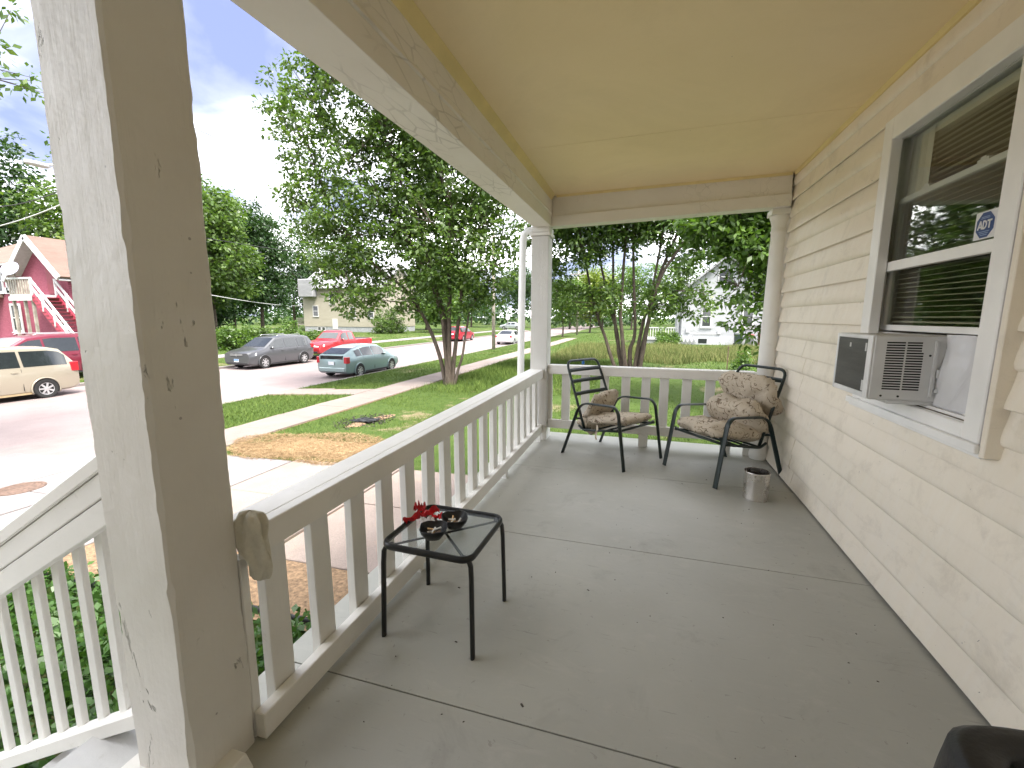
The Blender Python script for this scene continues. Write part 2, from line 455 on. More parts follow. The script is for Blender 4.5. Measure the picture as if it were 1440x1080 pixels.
GX = [(-600,-1.0),(-60,-.95),(-30,-1.05),(-25,-1.3),(-21.95,-1.44),(-21.94,-1.75),(-12.56,-1.75),(-12.55,-1.44),(-8.9,-1.225),(-7.6,-1.205),(-1.4,-1.07),(600,-1.07)]
def gz(x, y=0.0):
    return float(np.interp(x, [a for a, b in GX], [b for a, b in GX]))
def gz_np(x): return np.interp(x, [a for a, b in GX], [b for a, b in GX])
xs = sorted(set([a for a, b in GX] + list(np.arange(-7.6, 14, .8)) + list(np.arange(-12.5,-8.9,.7)) + [-200,-120,-90,-45,-40,-35,20,40,80,160,300]))
ys = sorted(set(list(np.arange(-10, 60, 1.0)) + [-300,-150,-80,-40,-25,-15,70,80,95,110,130,160,200,260,400,700]))
V = []; 
for x in xs:
    for y in ys:
        b = 0.0
        if -60 < x < 40 and -10 < y < 70 and not (-22.5 < x < -12.3):
            b = .05*mnoise.noise(Vector((x*.45, y*.45, 3.1))) * (1 if x > -7.4 else .4)
        V.append((x, y, gz(x) + b))
ny = len(ys)
F = [(i*ny+j, (i+1)*ny+j, (i+1)*ny+j+1, i*ny+j+1) for i in range(len(xs)-1) for j in range(ny-1)]
ground = MB().add(V, F).build('ground', M['lawn'], smooth=True)
tag(ground, kind='structure')
ROAD_Z = -1.555
mb = MB()
yr = [-200,-60,-20,0,10,20,30,45,60,90,140,300]
for i in range(len(yr)-1):
    for x0, x1, z0, z1 in ((-21.8,-17.25,ROAD_Z,ROAD_Z+.03),(-17.25,-12.7,ROAD_Z+.03,ROAD_Z)):
        mb.add([(x0,yr[i],z0),(x1,yr[i],z1),(x1,yr[i+1],z1),(x0,yr[i+1],z0)], [(0,1,2,3)])
tag(mb.build('road', M['road']), kind='structure')
for nm, x0, x1 in (('kerb_near_side', -12.72, -12.54), ('kerb_far_side', -21.97, -21.78)):
    k = MB().box(x0, x1, -200, -190, -1.8, -1.435).build(nm, M['kerb'])
    tag(k, kind='structure')
    base = MB().box(x0, x1, 0, 2.985, -1.8, -1.43 if x0 > -15 else -1.43).build('kerb_stone', M['kerb'], k, bevel=.02)
    base.location.y = -20
    n = 0
    for yy in np.arange(-17, 85, 3.0):
        if nm == 'kerb_near_side' and -4 < yy < 6.0: continue       # dropped kerb at the driveway
        c = base.copy(); COL.objects.link(c); c.location.y = yy; c.location.z = rng.normal(0, .004)
# pavements: slabs are separate pieces on a soil bed
def pavement(name, bed, mat_bed, slabs):
    b = MB(); x0, x1, y0, y1, z = bed
    zz0 = gz(x0); zz1 = gz(x1)
    b.hexa([(x0,y0,zz0-.2),(x1,y0,zz1-.2),(x1,y1,zz1-.2),(x0,y1,zz0-.2)], [(x0,y0,zz0+z),(x1,y0,zz1+z),(x1,y1,zz1+z),(x0,y1,zz0+z)])
    o = b.build(name, mat_bed); tag(o, kind='structure')
    for (a0, a1, b0, b1, m, dz) in slabs:
        j = .007; q = MB()
        h0, h1 = gz(a0)+.035+dz, gz(a1)+.035+dz
        e = [rng.normal(0, .005) for _ in range(4)]
        q.hexa([(a0+j,b0+j,h0-.1),(a1-j,b0+j,h1-.1),(a1-j,b1-j,h1-.1),(a0+j,b1-j,h0-.1)],
               [(a0+j,b0+j,h0+e[0]),(a1-j,b0+j,h1+e[1]),(a1-j,b1-j,h1+e[2]),(a0+j,b1-j,h0+e[3])])
        q.build('slab', m, o, bevel=.006)
    return o
sl = []
for k in range(46):
    y0 = -6.4 + 1.27*k; y1 = y0 + 1.27
    sl.append((-8.85, -7.62, y0, y1, M['walk_new'] if y1 < 6.3 else M['walk_old'], 0))
pavement('pavement', (-8.87,-7.60,-6.4,52,.008), M['mulch'], sl)
sl = [(-7.6,-5.62,a,b,M['walk_new'],0) for a, b in ((-4,-.9),(-.9,2.4),(2.4,5.82))]
sl += [(-5.6,-3.6,a,b,M['walk_pink'],.004) for a, b in ((3.25,4.55),(4.55,5.92))] + [(-3.58,-1.5,a,b,M['walk_pink'],.0) for a, b in ((3.25,4.62),(4.62,5.92))]
pavement('front_walk', (-7.6,-1.5,3.2,5.95,.004), M['mulch'], sl)
# flared apron between pavement and road
o = MB().hexa([(-12.54,-3,-1.6),(-8.88,-2.2,-1.4),(-8.88,6.5,-1.4),(-12.54,7.0,-1.6)], [(-12.54,-3,-1.415),(-8.88,-2.2,-1.205),(-8.88,6.5,-1.205),(-12.54,7.0,-1.415)]).build('driveway_apron', M['kerb'], bevel=.01)
tag(o, kind='structure')
for a, b, c_, d_ in ((-11.6,-10.2,-1.9,5.15),(-10.18,-8.9,-1.9,5.3)):
    q = MB()
    f = lambda x: -1.415 + (x+12.54)/3.66*.21 + .012
    q.hexa([(a,c_,f(a)-.05),(b,c_,f(b)-.05),(b,d_,f(b)-.05),(a,d_,f(a)-.05)], [(a,c_,f(a)),(b,c_,f(b)),(b,d_,f(b)),(a,d_,f(a))])
    q.build('slab', M['walk_new'], o, bevel=.008)
# crossing path through the verge
sl = [(-12.5,-10.7,12.1,13.35,M['walk_old'],-.01),(-10.68,-8.9,12.0,13.1,M['walk_old'],-.005)]
pavement('verge_path', (-12.5,-8.9,12.0,13.3,.0), M['mulch'], sl)
sl = [(-26.3,-25.0,-20+1.4*k,-20+1.4*k+1.4,M['walk_new'],0) for k in range(70)]
pavement('opposite_pavement', (-26.32,-24.98,-20,78,.008), M['mulch'], sl)
# manhole lid in the front slab
mh = thing('manhole_cover', 'small round rusty iron lid set in the pale pavement slab', 'manhole cover', (-8.55, 3.78, gz(-8.55)+.03))
MB().lathe([(.0,.0),(.20,.0),(.22,.0),(.22,.014),(.19,.014),(.185,.010),(.0,.010)], n=28).build('lid', M['iron'], mh)
MB().lathe([(.225,.0),(.27,.0),(.27,.016),(.225,.016),(.225,.0)], n=28).build('rim', M['iron'], mh)

def patch(name, cx, cy, rx, ry, mat, seed, dz=.012, n=46, rough=.25):
    rr = np.random.default_rng(seed); ph = rr.uniform(0, 6.28, 6)
    vs = [(cx, cy, gz(cx)+dz+.02)]; 
    for ring in (.5, 1.0):
        for k in range(n):
            a = 2*math.pi*k/n
            w = 1 + rough*sum(math.sin((i+2)*a+ph[i])/(i+1.5) for i in range(6))
            x = cx + rx*w*ring*math.cos(a); y = cy + ry*w*ring*math.sin(a)
            vs.append((x, y, gz(x) + (dz+.02 if ring < 1 else -.01)))
    fs = [(0, 1+k, 1+(k+1) % n) for k in range(n)] + [(1+k, 1+n+k, 1+n+(k+1) % n, 1+(k+1) % n) for k in range(n)]
    o = MB().add(vs, fs).build(name, mat, smooth=True)
    return tag(o, kind='stuff')
tag(patch('straw_patch', -5.75, 6.62, 1.9, .78, M['straw'], 3, .03), 'golden straw spread over bare soil beside the concrete walk', 'straw')
tag(patch('leaf_litter', -6.25, 8.75, .38, .62, M['mulch'], 5, .01, rough=.5), 'dark wet leaf litter in the grass beside the pavement', 'litter')
mb = MB(); n = 30
for i in range(n):
    x0, x1 = -6.2 + 4.8*i/n, -6.2 + 4.8*(i+1)/n
    mb.add([(x0,2.45,gz(x0)+.03),(x1,2.45,gz(x1)+.03),(x1,3.25,gz(x1)+.02),(x0,3.25,gz(x0)+.02)], [(0,1,2,3)])
tag(mb.build('mulch_strip', M['mulch']), 'brown mulch strip between the concrete walk and the plant bed', 'mulch', kind='stuff')
ge = MB(); pts = [(-5.6+.2*i, 2.36+.057*.2*i+.02*math.sin(i*1.1), gz(-5.6+.2*i)+.05) for i in range(21)]
ge.tube(pts, .03, 6, squash=(.5,1.3))
tag(ge.build('bed_edging', M['black_plastic'], smooth=True), 'black plastic edging strip bordering the leafy plant bed', 'edging')

# ------------------------------------------------------------------ the house with its porch
W = 1.153                       # wall plane
house = thing('house', 'tan sided house with a white railed front porch and yellow porch ceiling', 'house', (0,0,0))
# wall core with a window opening
OY0, OY1, OZ0, OZ1 = 1.925, 2.815, .925, 2.215
mb = MB()
mb.box(W, W+.14, -7, OY0, -1.2, 5.4); mb.box(W, W+.14, OY1, 4.78, -1.2, 5.4)
mb.box(W, W+.14, OY0, OY1, -1.2, OZ0); mb.box(W, W+.14, OY0, OY1, OZ1, 5.4)
mb.box(W+.14, 9, 4.64, 4.78, -1.2, 5.4); mb.box(W+.14, 9, -7, -6.86, -1.2, 5.4); mb.box(8.86, 9, -6.86, 4.64, -1.2, 5.4)
wall = mb.build('wall', M['siding'], house)
MB().box(W+.14, 8.86, -6.86, 4.64, -.1, .0).box(W+.14, 8.86, -6.86, 4.64, 2.6, 2.7).box(3.6, 3.7, -6.86, 4.64, 0, 2.6).build('room_lining', M['room'], wall)
MB().box(-3.3, W-.002, -6.9, -1.75, -1.2, 5.29).build('added_shade_wing', M['siding'], house)  # unseen wing, added to keep light from behind off column and stair rail
MB().box(-3.7, 1.0, -7.3, -1.4, 5.30, 5.42).build('added_shade_wing_eaves', M['white_y'], house)  # eaves of the unseen added wing
r = MB().add([(.2,-7.6,5.3),(9.6,-7.6,5.3),(9.6,5.3,5.3),(.2,5.3,5.3),(4.9,-7.6,8.2),(4.9,5.3,8.2)], [(0,3,2,1),(0,4,5,3),(1,2,5,4),(0,1,4),(3,5,2)]).build('roof', simple('grey_shingle', (.12,.11,.105), .95, bump=.5), house)
PITCH = .1257
def board(k):
    z0 = .013 + PITCH*k; z1 = z0 + PITCH + .003
    hard = k % 2 == 0
    if hard: pr = [(0,z0+.012),(.012,z0+.010),(.0205,z0+.0005),(.0235,z0+.003),(.0235,z0+.016),(.0160,z0+.05),(.008,z0+.09),(.0025,z1),(0,z1)]
    else:    pr = [(0,z0+.002),(.006,z0),(.0115,z0+.003),(.0165,z0+.012),(.0185,z0+.026),(.0150,z0+.055),(.008,z0+.09),(.0025,z1),(0,z1)]
    return pr
def siding_piece(k, y0, y1, lift=0.0):
    pr = board(k); m = len(pr); mb = MB(); ns = max(2, int((y1-y0)/.35))
    ph = rng.uniform(0, 6)
    for i in range(ns+1):
        y = y0 + (y1-y0)*i/ns
        wv = .0012*math.sin(y*4.1+ph) + .0008*math.sin(y*9.3+ph*2)
        for (dx, z) in pr: mb.v.append((W-.001-(dx+lift+(wv if dx > 0 else 0)), y, z))
    for i in range(ns):
        for j in range(m-1): mb.f.append((i*m+j, i*m+j+1, (i+1)*m+j+1, (i+1)*m+j)); mb.mi.append(0)
    mb.f.append(tuple(range(m))); mb.f.append(tuple(ns*m+j for j in reversed(range(m)))); mb.mi += [0, 0]
    return mb.build('siding_board', M['siding'], wall, smooth=True, auto=35)
for k in range(20):
    z0 = .013 + PITCH*k
    far = 4.44
    if z0 + PITCH > .93 and z0 < 2.22:
        siding_piece(k, -1.74, 1.825)
        if z0 < 1.05:
            jy = 3.70 + .03*(k % 3)
            siding_piece(k, 2.80, jy); siding_piece(k, jy-.012, far, .0022)
        else: siding_piece(k, 2.80, far)
    else:
        if z0 < .9 and k not in (3, 4):
            jy = 3.74 + .035*((k*2) % 3)
            siding_piece(k, -1.74, jy); siding_piece(k, jy-.012, far, .0022)
        else: siding_piece(k, -1.74, far)
MB().box(W-.030, W-.001, 4.452, 4.476, .0, 2.50).build('corner_channel', M['vinyl'], wall)
MB().box(W-.008, W-.001, 4.478, 4.52, .0, 2.50).build('corner_gap', M['dark_gap'], wall)
MB().box(W-.022, W-.001, 4.52, 4.78, -1.2, 2.60).build('corner_board', M['white_z'], wall)
MB().box(W-.012, W-.001, -1.74, 4.44, .002, .015).build('base_gap', M['dark_gap'], wall)
# porch floor
pf = MB().box(-1.27, W-.002, -1.74, 4.84, -.20, -.026).build('porch_floor', M['white_y'], house)
MB().box(-1.20, -1.14, -1.70, 4.76, -1.15, -.2).box(-1.14, W-.01, 4.70, 4.76, -1.15, -.2).build('porch_skirt', M['white_y'], pf)
for y0, y1 in ((-1.74,-1.24),(-1.24,-.015),(-.015,1.205),(1.205,2.43),(2.43,3.65),(3.65,4.86)):
    MB().box(-1.30, W-.004, y0+.0022, y1-.0022, -.024, 0).build('floor_panel', M['floor'], pf, bevel=.0015)
# ceiling
CZ = 2.50
ce = MB().box(-1.0, W-.002, -1.74, 4.62, CZ+.014, CZ+.05).build('ceiling', M['dark_gap'], house)
for y0, y1 in ((-1.74,-1.6),(-1.6,.82),(.82,3.26),(3.26,4.62)):
    a = -.045 if y1 > 3.2 and y1 < 4 else (-.045 if y0 > 3.2 else 0)
    s0 = (.03, -.03) if abs(y0-3.26) < .01 else (0, 0); s1 = (.03, -.03) if abs(y1-3.26) < .01 else (0, 0)
    g = .0024 if abs(y0-3.26) < .01 or abs(y1-3.26) < .01 else .001
    MB().hexa([(-.97,y0+g+s0[0],CZ),(W-.004,y0+g+s0[1]-.06*(s0[0] > 0),CZ),(W-.004,y1-g+s1[1]-.06*(s1[0] > 0),CZ),(-.97,y1-g+s1[0],CZ)],
              [(-.97,y0+g+s0[0],CZ+.012),(W-.004,y0+g+s0[1]-.06*(s0[0] > 0),CZ+.012),(W-.004,y1-g+s1[1]-.06*(s1[0] > 0),CZ+.012),(-.97,y1-g+s1[0],CZ+.012)]).build('ceiling_panel', M['ceiling'], ce)
MB().hexa([(W-.022,-1.74,CZ-.022),(W-.001,-1.74,CZ-.022),(W-.001,4.36,CZ-.022),(W-.022,4.36,CZ-.022)], [(W-.034,-1.74,CZ-.001),(W-.001,-1.74,CZ-.001),(W-.001,4.36,CZ-.001),(W-.034,4.36,CZ-.001)]).build('wall_trim', M['yellow_trim'], ce)
MB().hexa([(-.958,-1.74,CZ-.05),(-.945,-1.74,CZ-.05),(-.945,4.5,CZ-.05),(-.958,4.5,CZ-.05)], [(-.958,-1.74,CZ-.001),(-.905,-1.74,CZ-.001),(-.905,4.5,CZ-.001),(-.958,4.5,CZ-.001)]).build('beam_trim', M['yellow_trim'], ce)
MB().box(-1.55, W-.01, -1.74, 5.0, CZ+.055, CZ+.16).build('porch_roof', simple('porch_roofing', (.10,.095,.09), .95), house)
# beams
bl = MB()
bl.hexa([(-1.185,-1.74,2.165),(-.945,-1.74,2.165),(-.945,4.66,2.205),(-1.125,4.66,2.205)], [(-1.185,-1.74,CZ+.05),(-.945,-1.74,CZ+.05),(-.945,4.66,CZ+.05),(-1.125,4.66,CZ+.05)])
bl.hexa([(-.9449,-1.74,2.262),(-.934,-1.74,2.270),(-.934,4.5,2.320),(-.9449,4.5,2.312)], [(-.9449,-1.74,2.296),(-.9405,-1.74,2.296),(-.9405,4.5,2.344),(-.9449,4.5,2.344)])
bl.build('beam', M['beam'], house, bevel=.004)
# the end beam runs slightly askew
def ex(x): return 4.525 - (x+.945)*.079
bf = MB()
bf.hexa([(-.944,ex(-.944),2.205),(W-.03,ex(W-.03),2.235),(W-.03,ex(W-.03)+.15,2.235),(-.944,ex(-.944)+.15,2.205)], [(-.944,ex(-.944),2.305),(W-.03,ex(W-.03),2.335),(W-.03,ex(W-.03)+.15,2.335),(-.944,ex(-.944)+.15,2.305)])
bf.hexa([(-.944,ex(-.944)+.022,2.307),(W-.03,ex(W-.03)+.022,2.337),(W-.03,ex(W-.03)+.15,2.337),(-.944,ex(-.944)+.15,2.307)], [(-.944,ex(-.944)+.022,CZ+.05),(W-.03,ex(W-.03)+.022,CZ+.05),(W-.03,ex(W-.03)+.15,CZ+.05),(-.944,ex(-.944)+.15,CZ+.05)])
bf.build('end_beam', M['beam'], house, bevel=.003)
bt = MB(); bt.hexa([(-.90,ex(-.90)+.008,CZ-.018),(W-.04,ex(W)+.008,CZ-.018),(W-.04,ex(W)+.03,CZ-.018),(-.90,ex(-.90)+.03,CZ-.018)], [(-.90,ex(-.90)-.006,CZ-.001),(W-.04,ex(W)-.006,CZ-.001),(W-.04,ex(W)+.03,CZ-.001),(-.90,ex(-.90)+.03,CZ-.001)])
bt.build('end_trim', M['yellow_trim'], ce)
# near column: battered square post with knocked corners
def rough_post(name, x0, x1, y0, y1, z0, z1, mat, amp, seed, rows=160, bev=.007):
    rr = np.random.default_rng(seed); vs = []; fs = []
    cs = [(x0,y0),(x1,y0),(x1,y1),(x0,y1)]
    cx, cy = (x0+x1)/2, (y0+y1)/2
    hits = [(rr.integers(0,4), rr.uniform(z0+.05, z1-.1), rr.uniform(.015,.06), rr.uniform(.3,1.0)) for _ in range(26)]
    hits += [(1, 1.62, .05, 1.5), (1, 1.50, .035, 1.0), (1, .62, .03, 1.4), (1, .10, .08, 1.0), (1, 1.98, .03, .8)]
    n = 0
    for i in range(rows+1):
        z = z0 + (z1-z0)*i/rows
        for c, (px, py) in enumerate(cs):
            sx, sy = (1 if px > cx else -1), (1 if py > cy else -1)
            b = bev*(1 + .5*mnoise.noise(Vector((c*7.3, 0, z*9)))) + sum(amp*w*max(0, 1-((z-hz)/hw)**2)*(.55+.9*abs(mnoise.noise(Vector((hc*3.3, hz, z*38))))) for (hc, hz, hw, w) in hits if hc == c)
            wob = .0016*mnoise.noise(Vector((c*3.1, 5, z*5)))
            b2 = b*(1+.4*mnoise.noise(Vector((c, 9, z*30))))
            order = [(0, b), (b2, 0)] if (c % 2 == 0) else [(b2, 0), (0, b)]
            for (ax, ay) in order: vs.append((px - sx*ax + wob, py - sy*ay + wob, z))
    m = 8
    for i in range(rows):
        for j in range(m): fs.append((i*m+j, i*m+(j+1) % m, (i+1)*m+(j+1) % m, (i+1)*m+j))
    fs.append(tuple(reversed(range(m)))); fs.append(tuple(rows*m+j for j in range(m)))
    return MB().add(vs, fs).build(name, mat, house, smooth=True, auto=25)
col_near = rough_post('porch_column', -1.31, -1.10, .72, .914, 0, 2.17, M['column'], .0055, 4)
tag(col_near, 'chipped and dented square white column beside the steps')
MB().hexa([(-1.36,.66,0),(-1.035,.66,0),(-1.035,.845,0),(-1.36,.845,0)], [(-1.35,.67,.056),(-1.048,.67,.056),(-1.048,.835,.056),(-1.35,.835,.056)]).build('plinth', M['white_y'], col_near, bevel=.003)
rough_post('porch_column', -1.31, -1.10, -1.12, -.92, 0, 2.17, M['column'], .005, 9)
pc = MB().box(-1.143, -.966, 4.50, 4.69, .0, 2.115).build('corner_post', M['woodgrain'], house, bevel=.004)
MB().box(-1.150, -.958, 4.493, 4.70, .0, .135).build('base_block', M['white_z'], pc, bevel=.003)
MB().box(-1.160, -.948, 4.483, 4.71, 2.117, 2.150).box(-1.148, -.958, 4.492, 4.70, 2.152, 2.204).build('capital', M['white_x'], pc, bevel=.006)
rc_ = MB(); rc_.lathe([(.078,.0),(.086,.02),(.086,.05),(.076,.07),(.0755,.5),(.072,1.0),(.066,1.6),(.060,2.03),(.066,2.04),(.066,2.052),(.061,2.06),(.062,2.10),(.070,2.135),(.082,2.165),(.082,2.18)], n=32)
rcol = rc_.build('round_column', M['white_z'], house, smooth=True, auto=40, loc=(1.082, 4.50, 0))
MB().box(-.085, .060, -.085, .085, 2.182, 2.232).build('abacus', M['white_x'], rcol, bevel=.003)
# railings
def lerp(a, b, t): return tuple(a[i] + (b[i]-a[i])*t for i in range(3))
def rail_left():
    def pt(y, top=True): # inner face line
        t_ = (y-.918)/(4.5-.918)
        return -1.065 + .065*t_, t_
    xa, ta = pt(.918); xb, tb = pt(4.497)
    o = MB()
    zt = (.695, .762)
    o.hexa([(xa-.044,.918,zt[0]-.092),(xa,.918,zt[0]-.092),(xb,4.497,zt[1]-.092),(xb-.044,4.497,zt[1]-.092)], [(xa-.044,.918,zt[0]),(xa,.918,zt[0]),(xb,4.497,zt[1]),(xb-.044,4.497,zt[1])])
    main = o.build('street_side_railing', M['white_y'], house, bevel=.003)
    q = MB().hexa([(xa-.148,.918,zt[0]-.041),(xa-.0458,.918,zt[0]-.041),(xb-.0458,4.497,zt[1]-.041),(xb-.148,4.497,zt[1]-.041)], [(xa-.148,.918,zt[0]-.001),(xa-.0458,.918,zt[0]-.001),(xb-.0458,4.497,zt[1]-.001),(xb-.148,4.497,zt[1]-.001)])
    q.build('cap_board', M['white_y'], main, bevel=.003)
    zb = (.095, .172)
    q = MB().hexa([(xa-.040,.918,zb[0]-.088),(xa,.918,zb[0]-.088),(xb,4.497,zb[1]-.088),(xb-.040,4.497,zb[1]-.088)], [(xa-.040,.918,zb[0]),(xa,.918,zb[0]),(xb,4.497,zb[1]),(xb-.040,4.497,zb[1])])
    q.build('bottom_rail', M['white_y'], main, bevel=.003)
    MB().box(xa-.105, xa-.042, .918, .948, 0, .60).build('end_post', M['white_z'], main, bevel=.003)
    yc = 1.046; i = 0
    while yc < 4.42:
        x, t_ = pt(yc); z1 = zt[0]+(zt[1]-zt[0])*t_ - .043; zb_ = zb[0]+(zb[1]-zb[0])*t_ - .06
        # 2x4 uprights stand behind the rails, a touch out of plumb
        hw = .0445; dy = rng.normal(0, .004); th = .040
        b = MB().hexa([(x-.0815,yc-hw,zb_),(x-.0415,yc-hw,zb_),(x-.0415,yc+hw,zb_),(x-.0815,yc+hw,zb_)], [(x-.0815,yc-hw+dy,z1),(x-.0465,yc-hw+dy,z1),(x-.0465,yc+hw+dy,z1),(x-.0815,yc+hw+dy,z1)])
        b.build('baluster', M['white_z'], main, bevel=.003)
        yc += .2095; i += 1
    for y in (1.9, 3.3, 4.42):
        x, t_ = pt(y); MB().box(x-.037, x-.003, y-.02, y+.02, 0, zb[0]+(zb[1]-zb[0])*t_-.089).build('foot_block', M['white_z'], main)
rail_left()
def rail_end():
    y0 = 4.548
    main = MB().box(-.964, 1.035, y0, y0+.042, .712, .806).build('end_railing', M['white_x'], house, bevel=.003)
    MB().box(-.957, 1.02, y0+.0435, y0+.135, .765, .8045).build('cap_board', M['white_x'], main, bevel=.003)
    MB().box(-.956, 1.035, y0-.002, y0+.040, .128, .220).build('bottom_rail', M['white_x'], main, bevel=.003)
    first = None
    for xc in (-.943,-.775,-.567,-.372,-.155,.035,.217,.425,.637,.84,.99):
        hw = .0435 if -.9 < xc < .95 else .022
        b = MB().box(-hw, hw, 0, .036, .16, .755).build('baluster', M['white_z'], main, bevel=.003, loc=(xc, y0+.0435, 0), rot=(0, rng.normal(0,.004), 0))
    for xc in (.035, .80, 1.0): MB().box(-.045, .045, -.001, .039, 0, .127).build('foot_block', M['white_z'], main, loc=(xc, y0, 0))
rail_end()
# steps
st = MB(); SX = [-1.30, -1.61] + [-1.61-.25*i for i in range(1, 6)]
for i in range(6):
    x1 = -1.302 if i == 0 else SX[i]+.02; z = -.18*i
    st.box(SX[i+1]+.03, -1.22 if i == 0 else SX[i]+.03, -.76, .82, z-.18-.02, z-.042)
steps = st.build('steps', M['white_x'], house)
for i in range(6):
    z = -.18*i - .001
    xa, xb = SX[i+1], (-1.302 if i == 0 else SX[i]+.028)
    MB().box(xa, xb, -.78, .842, z-.04, z).build('tread', paint_mat('tread_paint_%d' % i, (.56,.56,.555), dirt=.5) if i == 0 else bpy.data.materials['tread_paint_0'], steps, bevel=.006)
# stair railing
def zt_(x): return .898 + (x+1.456)*.587
def zb_(x): return .100 + (x+1.469)*.545
xa, xb = -1.316, -2.92
sr = MB().hexa([(xb,.775,zt_(xb)-.195),(xa,.775,zt_(xa)-.195),(xa,.815,zt_(xa)-.195),(xb,.815,zt_(xb)-.195)], [(xb,.775,zt_(xb)-.118),(xa,.775,zt_(xa)-.118),(xa,.815,zt_(xa)-.118),(xb,.815,zt_(xb)-.118)]).build('stair_railing', M['white_x'], house, bevel=.003)
MB().hexa([(xb,.773,zt_(xb)-.115),(xa,.773,zt_(xa)-.115),(xa,.815,zt_(xa)-.115),(xb,.815,zt_(xb)-.115)], [(xb,.773,zt_(xb)-.046),(xa,.773,zt_(xa)-.046),(xa,.815,zt_(xa)-.046),(xb,.815,zt_(xb)-.046)]).build('side_board', M['white_x'], sr, bevel=.003)
MB().hexa([(xb,.765,zt_(xb)-.044),(xa,.765,zt_(xa)-.044),(xa,.865,zt_(xa)-.044),(xb,.865,zt_(xb)-.044)], [(xb,.765,zt_(xb)),(xa,.765,zt_(xa)),(xa,.865,zt_(xa)),(xb,.865,zt_(xb))]).build('handrail', M['white_x'], sr, bevel=.004)
MB().hexa([(xb,.775,zb_(xb)-.05),(xa,.775,zb_(xa)-.05),(xa,.835,zb_(xa)-.05),(xb,.835,zb_(xb)-.05)], [(xb,.775,zb_(xb)),(xa,.775,zb_(xa)),(xa,.835,zb_(xa)),(xb,.835,zb_(xb))]).build('bottom_rail', M['white_x'], sr, bevel=.003)
xc = -1.410
while xc > -2.85:
    hw = .019
    MB().hexa([(xc-hw,.8165,zb_(xc-hw)-.02),(xc+hw,.8165,zb_(xc+hw)-.02),(xc+hw,.8345,zb_(xc+hw)-.02),(xc-hw,.8345,zb_(xc-hw)-.02)], [(xc-hw,.8165,zt_(xc-hw)-.0455),(xc+hw,.8165,zt_(xc+hw)-.0455),(xc+hw,.8345,zt_(xc+hw)-.0455),(xc-hw,.8345,zt_(xc-hw)-.0455)]).build('baluster', M['white_z'], sr, bevel=.003)
    xc -= .1125
MB().box(-3.02, -2.92, .77, .87, -1.15, .18).build('newel_post', M['white_z'], sr, bevel=.005)
# downspout
ds = MB(); ds.tube([(-1.352,4.86,-1.1),(-1.345,4.84,.3),(-1.328,4.82,1.6),(-1.318,4.81,2.12),(-1.305,4.81,2.19),(-1.27,4.81,2.225),(-1.13,4.81,2.235)], .040, 8, squash=(1.0,.8), up=(0,1,0))
ds.build('downspout', M['vinyl'], house, smooth=True, auto=50)
# ------------------------------------------------------------------ window in the house wall
X = W
wf = MB()
def frame_rect(mb, x0, x1, y0, y1, z0, z1, w):      # rectangular frame, w = (left(y1 side), right(y0 side), bottom, top)
    l, r_, b, tt = w
    mb.box(x0, x1, y0, y0+r_, z0, z1); mb.box(x0, x1, y1-l, y1, z0, z1)
    mb.box(x0, x1, y0+r_, y1-l, z0, z0+b); mb.box(x0, x1, y0+r_, y1-l, z1-tt, z1)
frame_rect(wf, X-.050, X-.001, 1.845, 2.805, .885, 2.270, (.085,.085,.055,.105))
win = wf.build('window', M['vinyl'], house, bevel=.004)
q = MB(); q.box(X-.046, X-.001, 1.825, 1.8435, .885, 2.265); q.build('caulk_groove', M['vinyl_grey'], win)
q = MB(); q.box(X-.056, X-.001, 1.800, 1.824, .848, 2.282); q.build('channel', M['siding'], win, bevel=.003)
q = MB(); frame_rect(q, X-.034, X+.09, 1.930, 2.812, .930, 2.212, (.018,.020,.012,.014)); q.build('jamb', M['vinyl'], win, bevel=.003)
q = MB(); q.box(X-.068, X-.0515, 1.826, 2.835, .856, .888); q.box(X-.0505, X-.002, 1.826, 2.835, .840, .8845); q.build('sill', M['vinyl'], win, bevel=.003)
for i, (xx, zz_) in enumerate(((X-.018,.944),(X+.012,.947),(X+.040,.950))):
    MB().box(xx-.004, xx+.004, 1.951, 2.793, .9425, zz_+.012).build('track', M['vinyl'], win)
MB().box(X-.030, X+.088, 1.951, 2.793, .9422, .9445).build('track_bed', simple('dirty_track', (.10,.075,.055), .8, vary=.4, vscale=40), win)
# upper sash (outer), lower sash raised behind it
q = MB(); frame_rect(q, X+.002, X+.030, 1.951, 2.793, 1.542, 2.197, (.030,.022,.046,.028)); q.build('upper_sash', M['vinyl'], win, bevel=.002)
q = MB(); frame_rect(q, X+.033, X+.060, 1.951, 2.793, 1.249, 1.895, (.030,.022,.028,.026)); q.build('lower_sash', M['vinyl'], win, bevel=.002)
MB().box(X+.012, X+.015, 1.973, 2.763, 1.588, 2.169).build('upper_pane', M['glass'], win)
MB().box(X+.045, X+.048, 1.973, 2.763, 1.277, 1.869).build('lower_pane', M['glass'], win)
for yy in (2.20, 2.56): MB().box(X+.036, X+.056, yy-.03, yy+.03, 1.8955, 1.906).box(X+.040, X+.052, yy-.008, yy+.02, 1.906, 1.915).build('latch', M['vinyl'], win)
